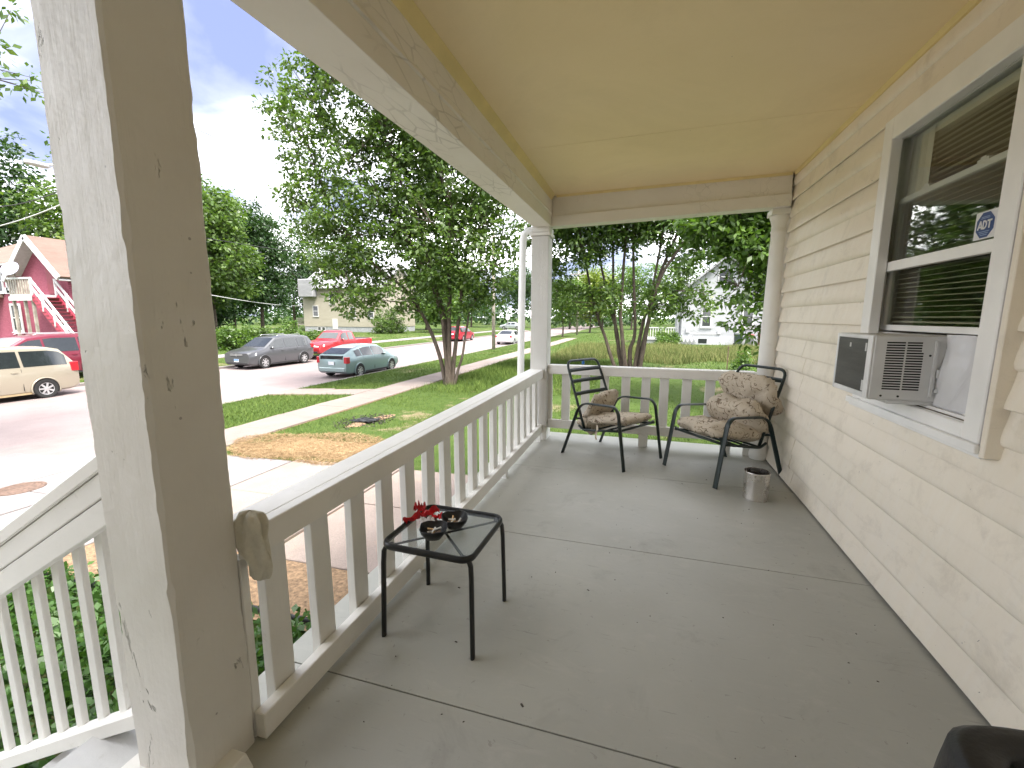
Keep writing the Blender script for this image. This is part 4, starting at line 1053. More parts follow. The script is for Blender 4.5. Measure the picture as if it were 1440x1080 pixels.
def make_tree(name, label, base, stems, lobes, nclump, nper, L0, leafm, seed, group='street trees', nlimb=60, crad=.38, shell=.55, wid=.30, stem_n=10, twig=True, drop=.0, smooth_bark=True):
    rr = np.random.default_rng(seed)
    o = thing(name, label, 'tree', base, 0, group)
    # smooth stems
    tb_ = MB(); SK = []; SR = []
    for st_, r0, r1 in stems:
        P = [Vector(p) for p in st_]
        # catmull-rom
        pts = []
        for i in range(len(P)-1):
            p0, p1, p2, p3 = P[max(i-1,0)], P[i], P[i+1], P[min(i+2,len(P)-1)]
            for k in range(6):
                s = k/6; pts.append(.5*((2*p1)+(p2-p0)*s+(2*p0-5*p1+4*p2-p3)*s*s+(3*p1-p0-3*p2+p3)*s**3))
        pts.append(P[-1]); m = len(pts)
        pts = [p + Vector((.03*mnoise.noise(p*1.3+Vector((seed,0,0))), .03*mnoise.noise(p*1.3+Vector((0,seed,0))), 0))*min(1, i/4) for i, p in enumerate(pts)]
        R = [r0 + (r1-r0)*(i/(m-1))**.8 for i in range(m)]
        R[0] *= 1.35; R[1] *= 1.12
        tb_.tube(pts, R, stem_n)
        for i in range(3, m): SK.append(tuple(pts[i])); SR.append(R[i])
    SK = np.array(SK); SR = np.array(SR)
    cen = np.array([l[0] for l in lobes], float); rad_ = np.array([(l[1],)*3 if np.isscalar(l[1]) else l[1] for l in lobes], float)
    vol = rad_.prod(axis=1)**.85; vol /= vol.sum()
    def sample(n, lo, hi):
        k = rr.choice(len(cen), n, p=vol); d_ = rr.normal(size=(n,3)); d_ /= np.linalg.norm(d_,axis=1,keepdims=True)
        q = rr.uniform(lo**3, hi**3, n)**(1/3)
        return cen[k] + d_*rad_[k]*q[:,None]
    # limbs
    segs = []
    tg = sample(nlimb, .2, .8)
    for p in tg:
        dist = np.linalg.norm(SK-p, axis=1) + np.maximum(0, SK[:,2]-p[2]+.4)*2.0
        i = int(dist.argmin()); a = SK[i]; r_ = min(SR[i]*.55, .045)
        mid = (a+p)/2 + np.array([0,0,.12*np.linalg.norm(p-a)]) + rr.normal(0,.08,3)
        segs += [(a,mid,r_,r_*.7),(mid,p,r_*.7,.010)]
        for s in (.35,.7,1.0):
            SK = np.vstack([SK, (a+(mid-a)*min(1,s*2) if s < .5 else mid+(p-mid)*(s-.5)*2)[None]]); SR = np.append(SR, r_*.5)
    cl_ = sample(nclump, shell, 1.02)
    if drop: cl_[:,2] -= drop*rr.uniform(0,1,nclump)
    if twig:
        for p in cl_:
            i = int((np.linalg.norm(SK-p, axis=1) + np.maximum(0, SK[:,2]-p[2])).argmin()); a = SK[i]
            segs.append((a, p, .011, .004))
    V1, F1 = tubes_np(segs, 4)
    tb_o = tb_.build('trunk', M['bark'], o, smooth=True)
    np_mesh('branches', V1, F1, M['bark'], o, smooth=True)
    V2, F2 = clump_leaves(cl_, crad*rr.uniform(.55,1.35,nclump), nper, L0, rr, wid)
    np_mesh('crown', V2, F2, leafm, o)
    return o
# maple by the pavement
T1S = [([(-.05,0,-.1),(-.30,0,1.08),(-.65,-.1,2.12),(-1.06,-.2,2.89),(-1.48,-.4,3.53),(-2.34,-.8,4.3),(-3.6,-1.2,6.0),(-4.4,-1.3,8.2)],.085,.03),
       ([(.0,.05,-.1),(-.08,.1,1.2),(-.15,.1,2.63),(-.41,0,3.64),(-.71,-.2,5.13),(-1.6,-.4,7.5),(-2.4,-.6,10)],.105,.03),
       ([(.08,-.05,-.1),(.1,-.05,1.2),(.12,0,2.63),(.15,0,4.12),(.14,0,6.04),(-.3,0,8.5),(-.6,.1,11.5)],.115,.03),
       ([(.14,.05,-.1),(.28,.1,1.3),(.48,.1,2.63),(.64,.1,4.11),(.93,.2,6.0),(.9,.3,8.2)],.095,.03),
       ([(.22,0,-.1),(.45,0,.6),(.60,0,1.11),(.75,.1,2.13),(.9,.2,2.88),(1.7,.5,4.3),(2.0,.6,6.0)],.060,.02),
       ([(.02,-.1,-.1),(-.02,-.15,1.5),(-.25,-.3,3.2),(-1.2,-.7,5.4),(-2.9,-1.0,7.8)],.070,.02)]
T1L = [((-4.49,-1.3,8.58),1.45),((-4.67,-1.3,9.94),1.05),((-3.67,-1.1,6.04),1.6),((-2.03,-.5,7.24),1.97),((-1.58,-.5,4.5),1.75),((-2.96,-1.1,3.7),1.3),((-3.17,-1.5,4.73),1.25),((-.2,.1,5.36),2.01),((1.33,.3,4.4),1.3),((1.79,.5,5.81),1.11),((.4,-.1,3.4),.95),((-2.32,-.7,9.9),1.9),((-.64,.1,9.6),2.19),((.83,.3,7.47),1.71),((-4.31,-1.7,6.4),.95),((-1.13,-.9,2.9),.75),((-2.78,-.7,11.48),1.65),((-.67,.3,12.12),2.16),((1.55,.7,3.5),.8),((-.6,1.6,7),2.2)]
make_tree('maple_tree', 'multi stemmed maple tree growing beside the pavement near the parked cars', (-6.87,14.7,gz(-6.87)-.02), T1S, T1L, 2000, 30, .150, M['leaf_maple'], 21, nlimb=110, crad=.34, shell=.35)
T2S = [([(-.55,0,-.1),(-.85,0,.4),(-1.26,0,1.64),(-1.72,0,2.85),(-2.29,-.2,5.39),(-2.9,-.2,8)],.10,.03),
       ([(-.4,.1,-.1),(-.60,.1,.8),(-.72,.1,1.65),(-1.16,.1,3.15),(-1.69,.1,5.37),(-2.2,.1,8)],.11,.03),
       ([(-.25,-.1,-.1),(-.45,-.1,1.2),(-.62,-.1,2.85),(-.5,-.1,6.31),(-.6,-.1,8.5)],.12,.03),
       ([(-.1,.1,-.1),(-.15,.1,1.0),(0,.1,1.96),(-.25,.1,5.74),(-.2,.1,8.5)],.12,.03),
       ([(.05,-.05,-.1),(.15,0,1.0),(.33,0,2.26),(.58,0,3.14),(.97,0,6.23),(1.3,0,8.4)],.11,.03),
       ([(.15,.1,-.1),(.35,.1,1.2),(.61,.1,2.55),(.94,.1,4.28),(1.64,.1,6.19),(2.2,.1,8)],.12,.03),
       ([(.25,-.1,-.1),(.45,-.2,1.67),(.83,-.3,3.71),(1.5,-.3,5.0),(2.4,-.2,6.3),(3.0,-.2,7.4)],.10,.03),
       ([(-.3,.2,-.1),(-.8,.3,1.8),(-.95,.3,3.5),(-1.1,.3,6.0),(-1.0,.3,8)],.09,.03)]
T2L = [((-2.22,-.5,5.7),1.3),((-2.75,-.3,3.0),.85),((-1.37,-.5,3.2),.8),((-.25,0,6.2),1.4),((1.01,-.2,3.0),.85),((1.91,0,5.4),1.2),((2.34,-.2,3.1),.75),((-4.0,0,6.0),1.3),((-.03,0,7.8),2.1),((-1.98,-.5,7.5),2.1),((2.5,0,6.9),1.7),((-3.6,.0,4.2),.9),((.2,1.2,7.5),2.0),((-2.2,1.2,7),1.8)]
make_tree('maple_tree', 'multi stemmed tree fanning out in the empty lot behind the end railing', (-.4,19.5,gz(-.4)-.02), T2S, T2L, 1700, 26, .165, M['leaf_maple'], 33, nlimb=80, crad=.36, shell=.3)
T3L = [((-2.48,-.5,4.21),.87),((-3.11,-.3,4.44),.75),((-1.84,-.5,4.02),.86),((-2.08,-.6,2.84),.72),((-1.54,-.6,1.98),.55),((-2.34,-.2,5.27),1.23),((-3.47,-.2,5.0),.65),((-1.17,-.5,3.17),1.02),((-.8,-.4,4.32),1.34),((-1.56,0,5.76),1.56),((0,0,6),2),((.8,.2,4.2),1.6)]
make_tree('leafy_tree', 'dense leafy tree reaching in behind the round porch column', (4.6,12.8,gz(4.6)-.02), [([(0,0,-.1),(-.1,0,1.5),(-.3,0,3),(-.6,0,5),(-.8,0,6.5)],.17,.04),([(-.15,0,1.6),(-.9,-.3,2.8),(-1.9,-.4,3.8),(-2.8,-.4,4.6)],.08,.02),([(-.1,0,1.2),(-.9,-.4,1.9),(-1.8,-.6,2.4)],.05,.015)], T3L, 1000, 26, .175, M['leaf_bright'], 44, nlimb=50, crad=.34, shell=.3, wid=.24, drop=.15)
# big tree over the pavement to the left, only a fringe of it hangs into view
make_tree('leafy_tree', 'tall street tree whose branch tips hang beside the chipped column', (-15.0,.8,-1.5) if False else (-10.6,.4,gz(-10.6)-.02), [([(0,0,-.1),(.1,.1,2),(.3,.5,5),(.2,1.2,8),(0,1.5,11)],.24,.06),([(.25,.4,4.4),(-.6,2.2,5.8),(-1.6,4.4,7.0),(-2.2,5.8,7.6)],.09,.02)],
          [((0,1,9.5),(3.2,3.2,2.6)),((-1.2,3.6,8.6),(1.6,1.6,1.1)),((-2.35,5.85,7.55),(.9,.9,.55)),((-2.0,5.4,8.9),(1.1,1.1,.6))], 420, 22, .15, M['leaf_maple'], 55, nlimb=36, crad=.34, shell=.3)
# background trees
def bg_tree(label, x, y, h, r, leafm, seed, n=420, L0=.34, lowest=.18, group='trees across the street', name='broadleaf_tree', per=26):
    rr = np.random.default_rng(seed); z0 = gz(x)-.05
    lob = []
    for k in range(9):
        a = rr.uniform(0, 6.28); q = rr.uniform(.15,.62); zz = rr.uniform(lowest+.12, .86)
        s = r*rr.uniform(.42,.62)*(1.12-.55*abs(zz-.5))
        lob.append(((r*q*math.cos(a), r*q*math.sin(a), h*zz), (s,s,s*.9)))
    lob.append(((0,0,h*.86), (r*.45,r*.45,h*.13))); lob.append(((0,0,h*.5), (r*.7,r*.7,h*.28)))
    sr = max(.12, h*.018)
    stems = [([(0,0,-.1),(.1,.05,h*.2),(rr.normal(0,.2),rr.normal(0,.2),h*.5),(rr.normal(0,.3),rr.normal(0,.3),h*.85)],sr,.04)]
    return make_tree(name, label, (x,y,z0), stems, lob, n, per, L0, leafm, seed, group, nlimb=26, crad=r*.17, shell=.55, stem_n=8)
D_, B_, Y_, Mp = M['leaf_dark'], M['leaf_bright'], M['leaf_yellow'], M['leaf_maple']
bg_tree('tall dense dark green tree behind the hedge across the street', -37, 30.5, 14.0, 4.6, Mp, 101, 720)
bg_tree('deep green tree overlapping the cream house', -43, 41.5, 15.0, 5.0, D_, 102, 640)
bg_tree('shadowy dark tree low behind the hedge bushes', -43, 34, 11.0, 4.4, D_, 103, 520, lowest=.05)
bg_tree('dark tree filling the gap beside the cream house wall', -50, 44, 13.0, 5.0, D_, 104, 480, lowest=.05)
bg_tree('tall dark tree between the hedge trees and the cream house corner', -55, 59.5, 17.5, 6.2, D_, 115, 460)
bg_tree('far dark tree filling the sky behind the cream house', -62, 74, 18.0, 7.0, D_, 116, 380)
bg_tree('deep green tree rising behind the cream house roof', -51, 66, 17.0, 6.5, D_, 113, 460)
bg_tree('green tree beside the street end of the cream house', -36, 69, 15.0, 5.5, Mp, 114, 420)
bg_tree('tall dark tree towering behind the red house', -50, 23, 17.5, 6.0, D_, 105, 620)
bg_tree('tall green tree spreading over the red house roofs', -44, 26.5, 16.5, 5.5, Mp, 106, 520)
bg_tree('yellow green tree rising behind the red house gable', -36.5, 22.5, 9.4, 2.5, Y_, 107, 260, L0=.28)
bg_tree('dark tree standing behind the red house stairs', -39, 26, 12, 4.2, D_, 112, 380)
for i, (lab, x, y, h, r, m_, n_) in enumerate([
    ('dark tree closing the far end of the street', -17, 104, 15, 7, D_, 340), ('broad dark tree beyond the stop sign', -27, 100, 14, 7, D_, 340),
    ('deep green tree behind the far parked car', -37, 92, 14, 6.5, D_, 320), ('green tree beyond the red parked car', -33, 70, 12, 5, Mp, 320),
    ('bright tree on the lawn past the cream house', -28.5, 60, 8, 3.2, B_, 260),
    ('bright lime tree over the far street corner', -8.5, 72, 10, 4.2, Y_, 320), ('pale green tree far across the empty lot', -2.5, 88, 12, 6, B_, 320),
    ('bright tree far behind the fanning trunks', 6, 92, 13, 6.5, Mp, 300), ('green tree rising behind the white house', 13, 66, 15, 6, Mp, 320),
    ('far green tree at the street bend', -10, 110, 14, 7, Mp, 300)]):
    bg_tree(lab, x, y, h, r, m_, 120+i, n_, L0=.42, group='trees down the street', per=22)
tr = bg_tree('small street tree with a stout dark trunk at the far corner', -10.4, 58, 7.6, 3.0, B_, 150, 320, L0=.26, lowest=.38, group='trees down the street')
# shrubs
def shrub(label, x, y, rx, h, leafm, seed, n=130, L0=.16, group='hedge bushes across the street', per=24):
    rr = np.random.default_rng(seed); o = thing('shrub', label, 'shrub', (x,y,gz(x)-.02), 0, group)
    d_ = rr.normal(size=(n,3)); d_ /= np.linalg.norm(d_,axis=1,keepdims=True); d_[:,2] = abs(d_[:,2])
    q = rr.uniform(.3,1,n)**.5; bmp = 1+.25*np.sin(d_[:,0]*5+seed)+.2*np.sin(d_[:,1]*6+seed*2)
    c_ = d_*np.array([rx,rx,h])*(q*bmp)[:,None]; c_[:,2] += .08
    V1, F1 = tubes_np([((0,0,-.05), tuple(p), .018, .005) for p in c_[::3]], 3); np_mesh('stems', V1, F1, M['bark'], o)
    V2, F2 = clump_leaves(c_, np.full(n, .26)*rr.uniform(.7,1.3,n), per, L0, rr); np_mesh('foliage', V2, F2, leafm, o)
    return o
for i, (lab, x, y, rx, h, m_) in enumerate([('leafy hedge bush under the tall dark trees', -29.0, 25.0, 1.5, 1.5, B_), ('low bush in the hedge beside the grey wagon', -29.4, 27.4, 1.4, 1.35, Mp),
     ('rounded bright bush at the hedge end near the red pickup', -28.2, 29.9, 1.6, 1.75, B_), ('loose weedy bush between hedge and red pickup', -27.2, 31.8, 1.0, .9, Mp), ('hedge bush hidden behind the grey wagon roof', -30.6, 23.2, 1.5, 1.5, B_),
     ('round bush against the cream house wall', -33.5, 53.2, 2.2, 3.6, Mp)]):
    shrub(lab, x, y, rx, h, m_, 200+i, 170 if i < 5 else 300, L0=.2)
shrub('green bush beside the white house porch steps', 1.9, 41.2, 1.0, 1.1, B_, 230, 140, group='bushes at the white house')
shrub('small weed clump against the white house foundation', 6.7, 42.6, .5, .6, Mp, 231, 60, group='bushes at the white house')
shrub('tall weed growing beside the rusty fence post', 3.9, 20.1, .28, .95, B_, 232, 34, L0=.11, group='weeds in the empty lot')
# plant bed beside the porch
rr = np.random.default_rng(9)
n = 620; px = rr.uniform(-5.6,-1.45,n); py = rr.uniform(.95,2.42,n); c_ = np.stack([px,py,gz_np(px)+.06+.13*rr.uniform(0,1,n)], axis=1)
V, F = clump_leaves(c_, np.full(n,.13), 17, .062, rr, .34, .8, .15)
tag(np_mesh('ground_cover', V, F, M['leaf_bed']), 'glossy leafy ground cover in the bed beside the porch', 'ground cover', kind='stuff')
# grass
def blades(pts, h, w, rr, lean=.5):
    n = len(pts); a = rr.uniform(0,6.28,n); ww = w*rr.uniform(.6,1.4,n); hh = h*rr.uniform(.5,1.5,n)
    S = np.stack([np.cos(a),np.sin(a),0*a],axis=1)*ww[:,None]
    tip = pts + np.stack([rr.normal(0,lean,n)*hh, rr.normal(0,lean,n)*hh, hh],axis=1)
    V = np.stack([pts-S, pts+S, tip],axis=1).reshape(-1,3); return V, np.arange(3*n).reshape(n,3)
def grass_mat(name, a, b, c):
    t = NT(name); gi = t.n.new('ShaderNodeNewGeometry')
    col_ = t.ramp(gi.outputs['Random Per Island'], [(0,a),(.6,b),(1,c)])
    big = t.ramp(t.noise(.6,4), [(.3,(.8,.85,.75)),(.7,(1.2,1.15,1.1))])
    t.set(color=t.mix(1.0, col_, big, 'MULTIPLY'), rough=.8, spec=.15); return t.m
M['grass'] = grass_mat('mown_grass', (0.051,0.090,0.018), (0.081,0.128,0.026), (0.124,0.169,0.044))
M['wild'] = grass_mat('dry_wild_grass', (0.071,0.105,0.029), (0.130,0.155,0.052), (0.227,0.210,0.097))
def keep(x, y):
    k = np.ones(len(x), bool)
    for (x0,x1,y0,y1) in ((-8.87,-7.6,-10,60),(-7.62,-5.6,-5,5.85),(-5.62,-1.45,3.15,5.95),(-12.6,-8.85,-3,6.95),(-12.6,-8.85,12.0,13.35),(-6.3,-1.4,2.4,3.3),(-26.35,-24.95,-30,90),(-22.0,-12.52,-200,400)):
        k &= ~((x > x0) & (x < x1) & (y > y0) & (y < y1))
    k &= ((x+5.75)/1.85)**2 + ((y-6.62)/.78)**2 > 1
    k &= ~((x > -1.4) & (y < 4.95)) & ~((x > W) & (y < 4.9)) & ~((x < -1.2) & (y < 2.45) & (x > -5.6))
    return k
def bare(x, y):
    v = np.array([mnoise.noise(Vector((a*.55, b*.55, 8.3))) for a, b in zip(x, y)]); return v
rr = np.random.default_rng(17)
def scatter(n, x0, x1, y0, y1, pw=1.0):
    """denser close to the porch"""
    u = rr.uniform(0,1,n); y = y0*(y1/y0)**u if pw else rr.uniform(y0,y1,n)
    x = rr.uniform(x0,x1,n); k = keep(x,y); return x[k], y[k]
VS = []; FS = []; off = 0
for (n_, x0, x1, y0, y1, h, w) in ((95000,-7.6,3.5,5.0,22,.055,.006),(52000,-12.5,-8.9,5.3,60,.075,.008),(36000,-7.6,14,20,75,.10,.016),(26000,-40,-22,8,70,.09,.018)):
    x, y = scatter(n_, x0, x1, y0, y1)
    if y1 == 22:
        b_ = bare(x, y); k = (b_ < .22) | (rr.uniform(0,1,len(x)) < .15); x, y = x[k], y[k]
    V, F = blades(np.stack([x,y,gz_np(x)-.01],axis=1), h, w, rr); VS.append(V); FS.append(F+off); off += len(V)
tag(np_mesh('grass', np.concatenate(VS), np.concatenate(FS), M['grass']), 'mown green grass of the verge, yard and lawns', 'grass', kind='stuff')
x = rr.uniform(-5.5,13,60000); y = 22*(44/22)**rr.uniform(0,1,60000)
k = (y < 38+2*np.sin(x)) & (y > 24.5 - 1.5*np.sin(x*1.3)); x, y = x[k], y[k]
V, F = blades(np.stack([x,y,gz_np(x)-.01],axis=1), .33, .012, rr, .35)
tag(np_mesh('wild_grass', V, F, M['wild']), 'tall dry seeding grass across the empty lot', 'wild grass', kind='stuff')
x = rr.uniform(-7.4,-1.6,40000); y = rr.uniform(13,24,40000); k = keep(x,y) & (rr.uniform(0,1,40000) < .35+.6*(y-13)/11); x, y = x[k], y[k]
V, F = blades(np.stack([x,y,gz_np(x)-.01],axis=1), .16, .009, rr, .45)
tag(np_mesh('long_grass', V, F, M['grass']), 'longer unmown grass around the maple beside the pavement', 'long grass', kind='stuff')
n = 14000; a = rr.uniform(0,6.28,n); q = rr.uniform(0,1,n)**.5; x = -5.75+(2.0+.15*np.sin(3*a))*q*np.cos(a); y = 6.62+(.92+.1*np.sin(5*a))*q*np.sin(a)
V, F = blades(np.stack([x,y,gz_np(x)+.045],axis=1), .020, .006, rr, 4.0)
tag(np_mesh('straw', V, F, M['straw']), 'loose golden straw stalks over the bare patch', 'straw', kind='stuff')
n = 420; a = rr.uniform(0,6.28,n); q = rr.uniform(0,1,n)**.7; x = -6.25+.62*q*np.cos(a); y = 8.75+.85*q*np.sin(a)
V, F = blades(np.stack([x,y,gz_np(x)+.02],axis=1), .03, .02, rr, 1.2)
tag(np_mesh('dead_leaves', V, F, M['dark_mulch']), 'dark dead leaves heaped in the yard grass', 'dead leaves', kind='stuff')
bg_ = MB(); 
def sheet(u, v): return (-6.55+.55*u+.1*v, 8.55+.42*v, gz(-6.4)+.055+.05*abs(mnoise.noise(Vector((u*4,v*4,2)))))
tag(bg_.grid(sheet, 12, 8).build('plastic_bag', M['black_plastic'], smooth=True), 'crumpled black plastic bag lying in the yard grass', 'plastic bag')
# ------------------------------------------------------------------ vehicles
def car_paint(name, col, metal=.35, rough=.28):
    t = NT(name); dirtm = t.ramp(t.noise(2.5,6,.7), [(.45,(0,0,0)),(.8,(1,1,1))])
    t.set(color=t.mix(t.math('MULTIPLY', dirtm, .18), col, tuple(.5*c+.12 for c in col)), rough=rough, metal=metal, coat=.5); t.b.inputs['Coat Roughness'].default_value = .08
    return t.m
M['car_glass'] = simple('tinted_car_glass', (.018,.022,.024), .06, vary=.1, spec=.8)
M['tyre'] = simple('tyre_rubber', (.018,.018,.018), .85, vary=.2)
M['rim'] = simple('alloy_rim', (.55,.55,.56), .35, metal=.7)
M['arch'] = simple('wheel_well', (.008,.008,.008), .9)
M['trim'] = simple('black_car_trim', (.02,.02,.021), .6)
M['lamp'] = simple('clear_lamp', (.62,.64,.66), .12, vary=.05)
M['tail'] = simple('red_tail_lamp', (.38,.02,.03), .15)
M['plate'] = simple('plate_white', (.62,.64,.68), .4)
M['plate_blue'] = simple('plate_blue', (.10,.22,.55), .4)
def car(name, label, cat, paint, loc, rz, L, Wd, top, belt, wheels, wr, side_win, shield, rearwin, sill=.22, roof_in=.70, lamps=None, group='parked cars', bed=None, pl=None, black_rear=False, roofrack=False, grille='dark', taper=.12, arch_m=None, lower=None):
    """profile car: +x is forward; top/belt are (x,z) polylines"""
    o = thing(name, label, cat, loc, rz, group)
    tx, tz = [p[0] for p in top], [p[1] for p in top]; bx_, bz = [p[0] for p in belt], [p[1] for p in belt]
    hw = Wd/2; zmax = max(tz)
    def ztop(x): return float(np.interp(x, tx, tz))
    def zbel(x): return min(float(np.interp(x, bx_, bz)), ztop(x)-.005)
    def plan(x):
        e = abs(x)/(L/2); return 1 - taper*max(0, (e-.62)/.38)**2.2
    def wt(x):
        s = max(0.0, min(1.0, (ztop(x)-zbel(x))/max(.05, zmax-float(np.interp(x, bx_, bz))))); return hw*plan(x)*(.955 - (.955-roof_in)*s)
    def S(x, s, out=.0):     # side surface between belt and roof edge
        y0, z0 = hw*plan(x)*.975, zbel(x); y1, z1 = wt(x), ztop(x)-.035
        return (x, y0+(y1-y0)*s+out, z0+(z1-z0)*s)
    stx = sorted(set([-L/2, -L/2+.03, -L/2+.1, L/2-.1, L/2-.03, L/2] + list(np.linspace(-L/2+.18, L/2-.18, 34)) + [x for x in tx if abs(x) < L/2]))
    vs = []; fs = []; H_ = []
    for x in stx:
        p = plan(x)*hw; e = max(0, (abs(x)/(L/2)-.86)/.14); zs = sill + .10*e*e
        zb = zbel(x); zt = ztop(x); wtt = wt(x); zm = zs+(zb-zs)*.45
        half = [(0,zs),(p*.90,zs),(p*.97,zs+.06),(p,zm),(p*.995,zm+(zb-zm)*.5),(p*.975,zb),(wtt,max(zb+.003,zt-.035)),(wtt*.90,zt),(0,zt+.018*(zt > zb+.2))]
        ring = [(x,y,z) for y,z in half] + [(x,-y,z) for y,z in reversed(half[1:-1])]
        H_.append(len(ring)); vs += ring
    m = H_[0]
    for i in range(len(stx)-1):
        for j in range(m): fs.append((i*m+j, i*m+(j+1)%m, (i+1)*m+(j+1)%m, (i+1)*m+j))
    fs.append(tuple(reversed(range(m)))); fs.append(tuple((len(stx)-1)*m+j for j in range(m)))
    MB().add(vs, fs).build('body', paint, o, smooth=True, auto=32)
    for s in (-1, 1):
        for (x0, x1) in side_win:
            g_ = MB().grid(lambda u, v: (lambda q_: (q_[0], s*q_[1], q_[2]))(S(x0+(x1-x0)*u, .07+.80*v, .008)), 8, 2)
            g_.build('side_window', M['car_glass'], o, smooth=True)
        for (x0, x1) in side_win[:2]:
            xx = x0; MB().box(xx-.008, xx+.008, s*hw*.978-.012, s*hw*.978+.026 if s > 0 else s*hw*.978+.012, sill+.1, zbel(xx)-.02).build('door_seam', M['trim'], o) if False else None
        xm = side_win[0][1]-.12
        MB().box(xm-.05, xm+.07, s*(hw+.02)-.06, s*(hw+.02)+.06, zbel(xm)+.01, zbel(xm)+.13).build('mirror', paint, o, bevel=.03)
        for (x0, x1) in side_win[:2]:
            xh = x0+.10; MB().box(xh, xh+.16, s*hw*.985-.012, s*hw*.985+.022 if s > 0 else s*hw*.985+.012, zbel(xh)-.13, zbel(xh)-.10).build('door_handle', paint, o)
        for x0, _x1 in side_win[:2]:
            zs0, zs1 = sill+.10, zbel(x0)-.01
            y_a = s*hw*plan(x0)
            MB().hexa([(x0-.005,y_a*.985,zs0),(x0+.005,y_a*.985,zs0),(x0+.005,y_a*1.004,zs0),(x0-.005,y_a*1.004,zs0)], [(x0-.005,y_a*.96,zs1),(x0+.005,y_a*.96,zs1),(x0+.005,y_a*.982,zs1),(x0-.005,y_a*.982,zs1)]).build('door_seam', M['trim'], o)
        MB().box(-wheels+wr*1.1, wheels-wr*1.1, s*hw*.93-.03, s*hw*.93+.03, sill-.03, sill+.045).build('sill_trim', lower or M['trim'], o)
    def top_patch(nm, x0, x1, mat, k=.86):
        def fn(u, v):
            x = x0+(x1-x0)*u; dz = (ztop(x+.02)-ztop(x-.02))/.04; n_ = Vector((-dz,0,1)).normalized()*.010
            return (x+n_.x, (v-.5)*2*wt(x)*k, ztop(x)+.012*(1-abs(v-.5)*2)+n_.z)
        MB().grid(fn, 8, 6).build(nm, mat, o, smooth=True)
    top_patch('windshield', *shield, M['car_glass'])
    if rearwin: top_patch('rear_window', *rearwin, M['car_glass'])
    wmesh = None
    for sx in (-1, 1):
        for s in (-1, 1):
            xw = sx*wheels + (0 if not isinstance(wr, tuple) else 0)
            yo = s*hw*plan(xw)
            # dark arch lip
            n = 18; r_ = wr*1.16
            pts = [(xw+r_*math.cos(math.pi*k/n*1.24-.12*math.pi), wr+r_*math.sin(math.pi*k/n*1.24-.12*math.pi)) for k in range(n+1)]
            mb = MB(); mb.add([(a, yo-s*.02, b) for a, b in pts]+[(a, yo+s*.006, b) for a, b in pts], [tuple(range(n+1)), tuple(reversed(range(n+1, 2*n+2)))]+[(k,k+1,n+2+k,n+1+k) for k in range(n)])
            mb.build('wheel_arch', M['arch'], o)
            lip = MB().tube([(a, yo+s*.004, b) for a, b in pts], .022, 6); lip.build('arch_lip', paint, o, smooth=True)
            w_ = MB(); prof = [(wr*.60,-.095),(wr*.94,-.10),(wr,-.07),(wr,.07),(wr*.94,.10),(wr*.66,.105),(wr*.60,.09)]
            w_.lathe(prof, n=26)
            wo = w_.build('wheel', M['tyre'], o, smooth=True, auto=50); wo.rotation_euler = (rad(-90*s), 0, 0); wo.location = (xw, yo-s*.085, wr)
            rm = MB(); rm.lathe([(wr*.655,.085),(wr*.655,.100),(wr*.60,.098),(wr*.57,.070),(.001,.062)], n=26)
            for k in range(7):
                a = 2*math.pi*k/7; rm.bar((math.cos(a)*wr*.10, math.sin(a)*wr*.10, .090),(math.cos(a)*wr*.59, math.sin(a)*wr*.59, .088), wr*.17, .02)
            rm.lathe([(.001,.105),(wr*.14,.103),(wr*.15,.08)], n=14)
            rm.build('rim', M['rim'], wo, smooth=True, auto=40)
    zf = float(np.interp(L/2-.25, tx, tz)); zr_ = float(np.interp(-L/2+.12, bx_, bz))
    lp = lamps or {}
    hz = lp.get('hz', .68); tzv = lp.get('tz', .85)
    for s in (-1, 1):
        MB().hexa([(L/2-.42,s*hw*.62,hz-.07),(L/2-.015,s*hw*.42,hz-.07),(L/2-.02,s*hw*.80,hz-.08),(L/2-.42,s*hw*.985,hz-.06)], [(L/2-.46,s*hw*.62,hz+.07),(L/2-.09,s*hw*.42,hz+.06),(L/2-.12,s*hw*.78,hz+.07),(L/2-.46,s*hw*.98,hz+.09)]).build('headlight', M['lamp'], o, bevel=.015)
        th = lp.get('th', .16)
        MB().box(-L/2-.006, -L/2+.24, s*hw*.84-.09, s*hw*.84+.09, tzv-th, tzv+th).build('tail_light', M['tail'] if not lp.get('clear') else M['lamp'], o, bevel=.02)
    MB().box(L/2-.10, L/2+.012, -hw*.42, hw*.42, hz-.08, hz+.05).build('grille', M['trim'], o, bevel=.01)
    if grille == 'chrome':
        for z_ in (hz+.03, hz-.03): MB().box(L/2, L/2+.022, -hw*.44, hw*.44, z_-.012, z_+.012).build('grille_bar', M['rim'], o)
        MB().box(L/2, L/2+.024, -.012, .012, hz-.08, hz+.06).build('grille_bar', M['rim'], o)
    MB().box(L/2-.10, L/2+.02, -hw*.75, hw*.75, sill+.08, sill+.18).build('lower_intake', M['trim'], o, bevel=.01)
    MB().box(-L/2-.03, -L/2+.10, -hw*.82, hw*.82, sill+.10, sill+.30).build('rear_bumper', paint, o, bevel=.03)
    if pl:
        e, zpl = pl
        MB().box(e*(L/2+.026)-.008, e*(L/2+.026)+.008, -.155, .155, zpl-.075, zpl+.075).build('licence_plate', M['plate'], o)
        if e > 0: MB().box(L/2+.035, L/2+.038, -.15, .15, zpl-.01, zpl+.07).build('plate_band', M['plate_blue'], o)
    if black_rear: MB().box(-L/2-.012, -L/2+.06, -hw*.70, hw*.70, black_rear[0], black_rear[1]).build('dark_spoiler_glass', M['car_glass'], o, bevel=.01)
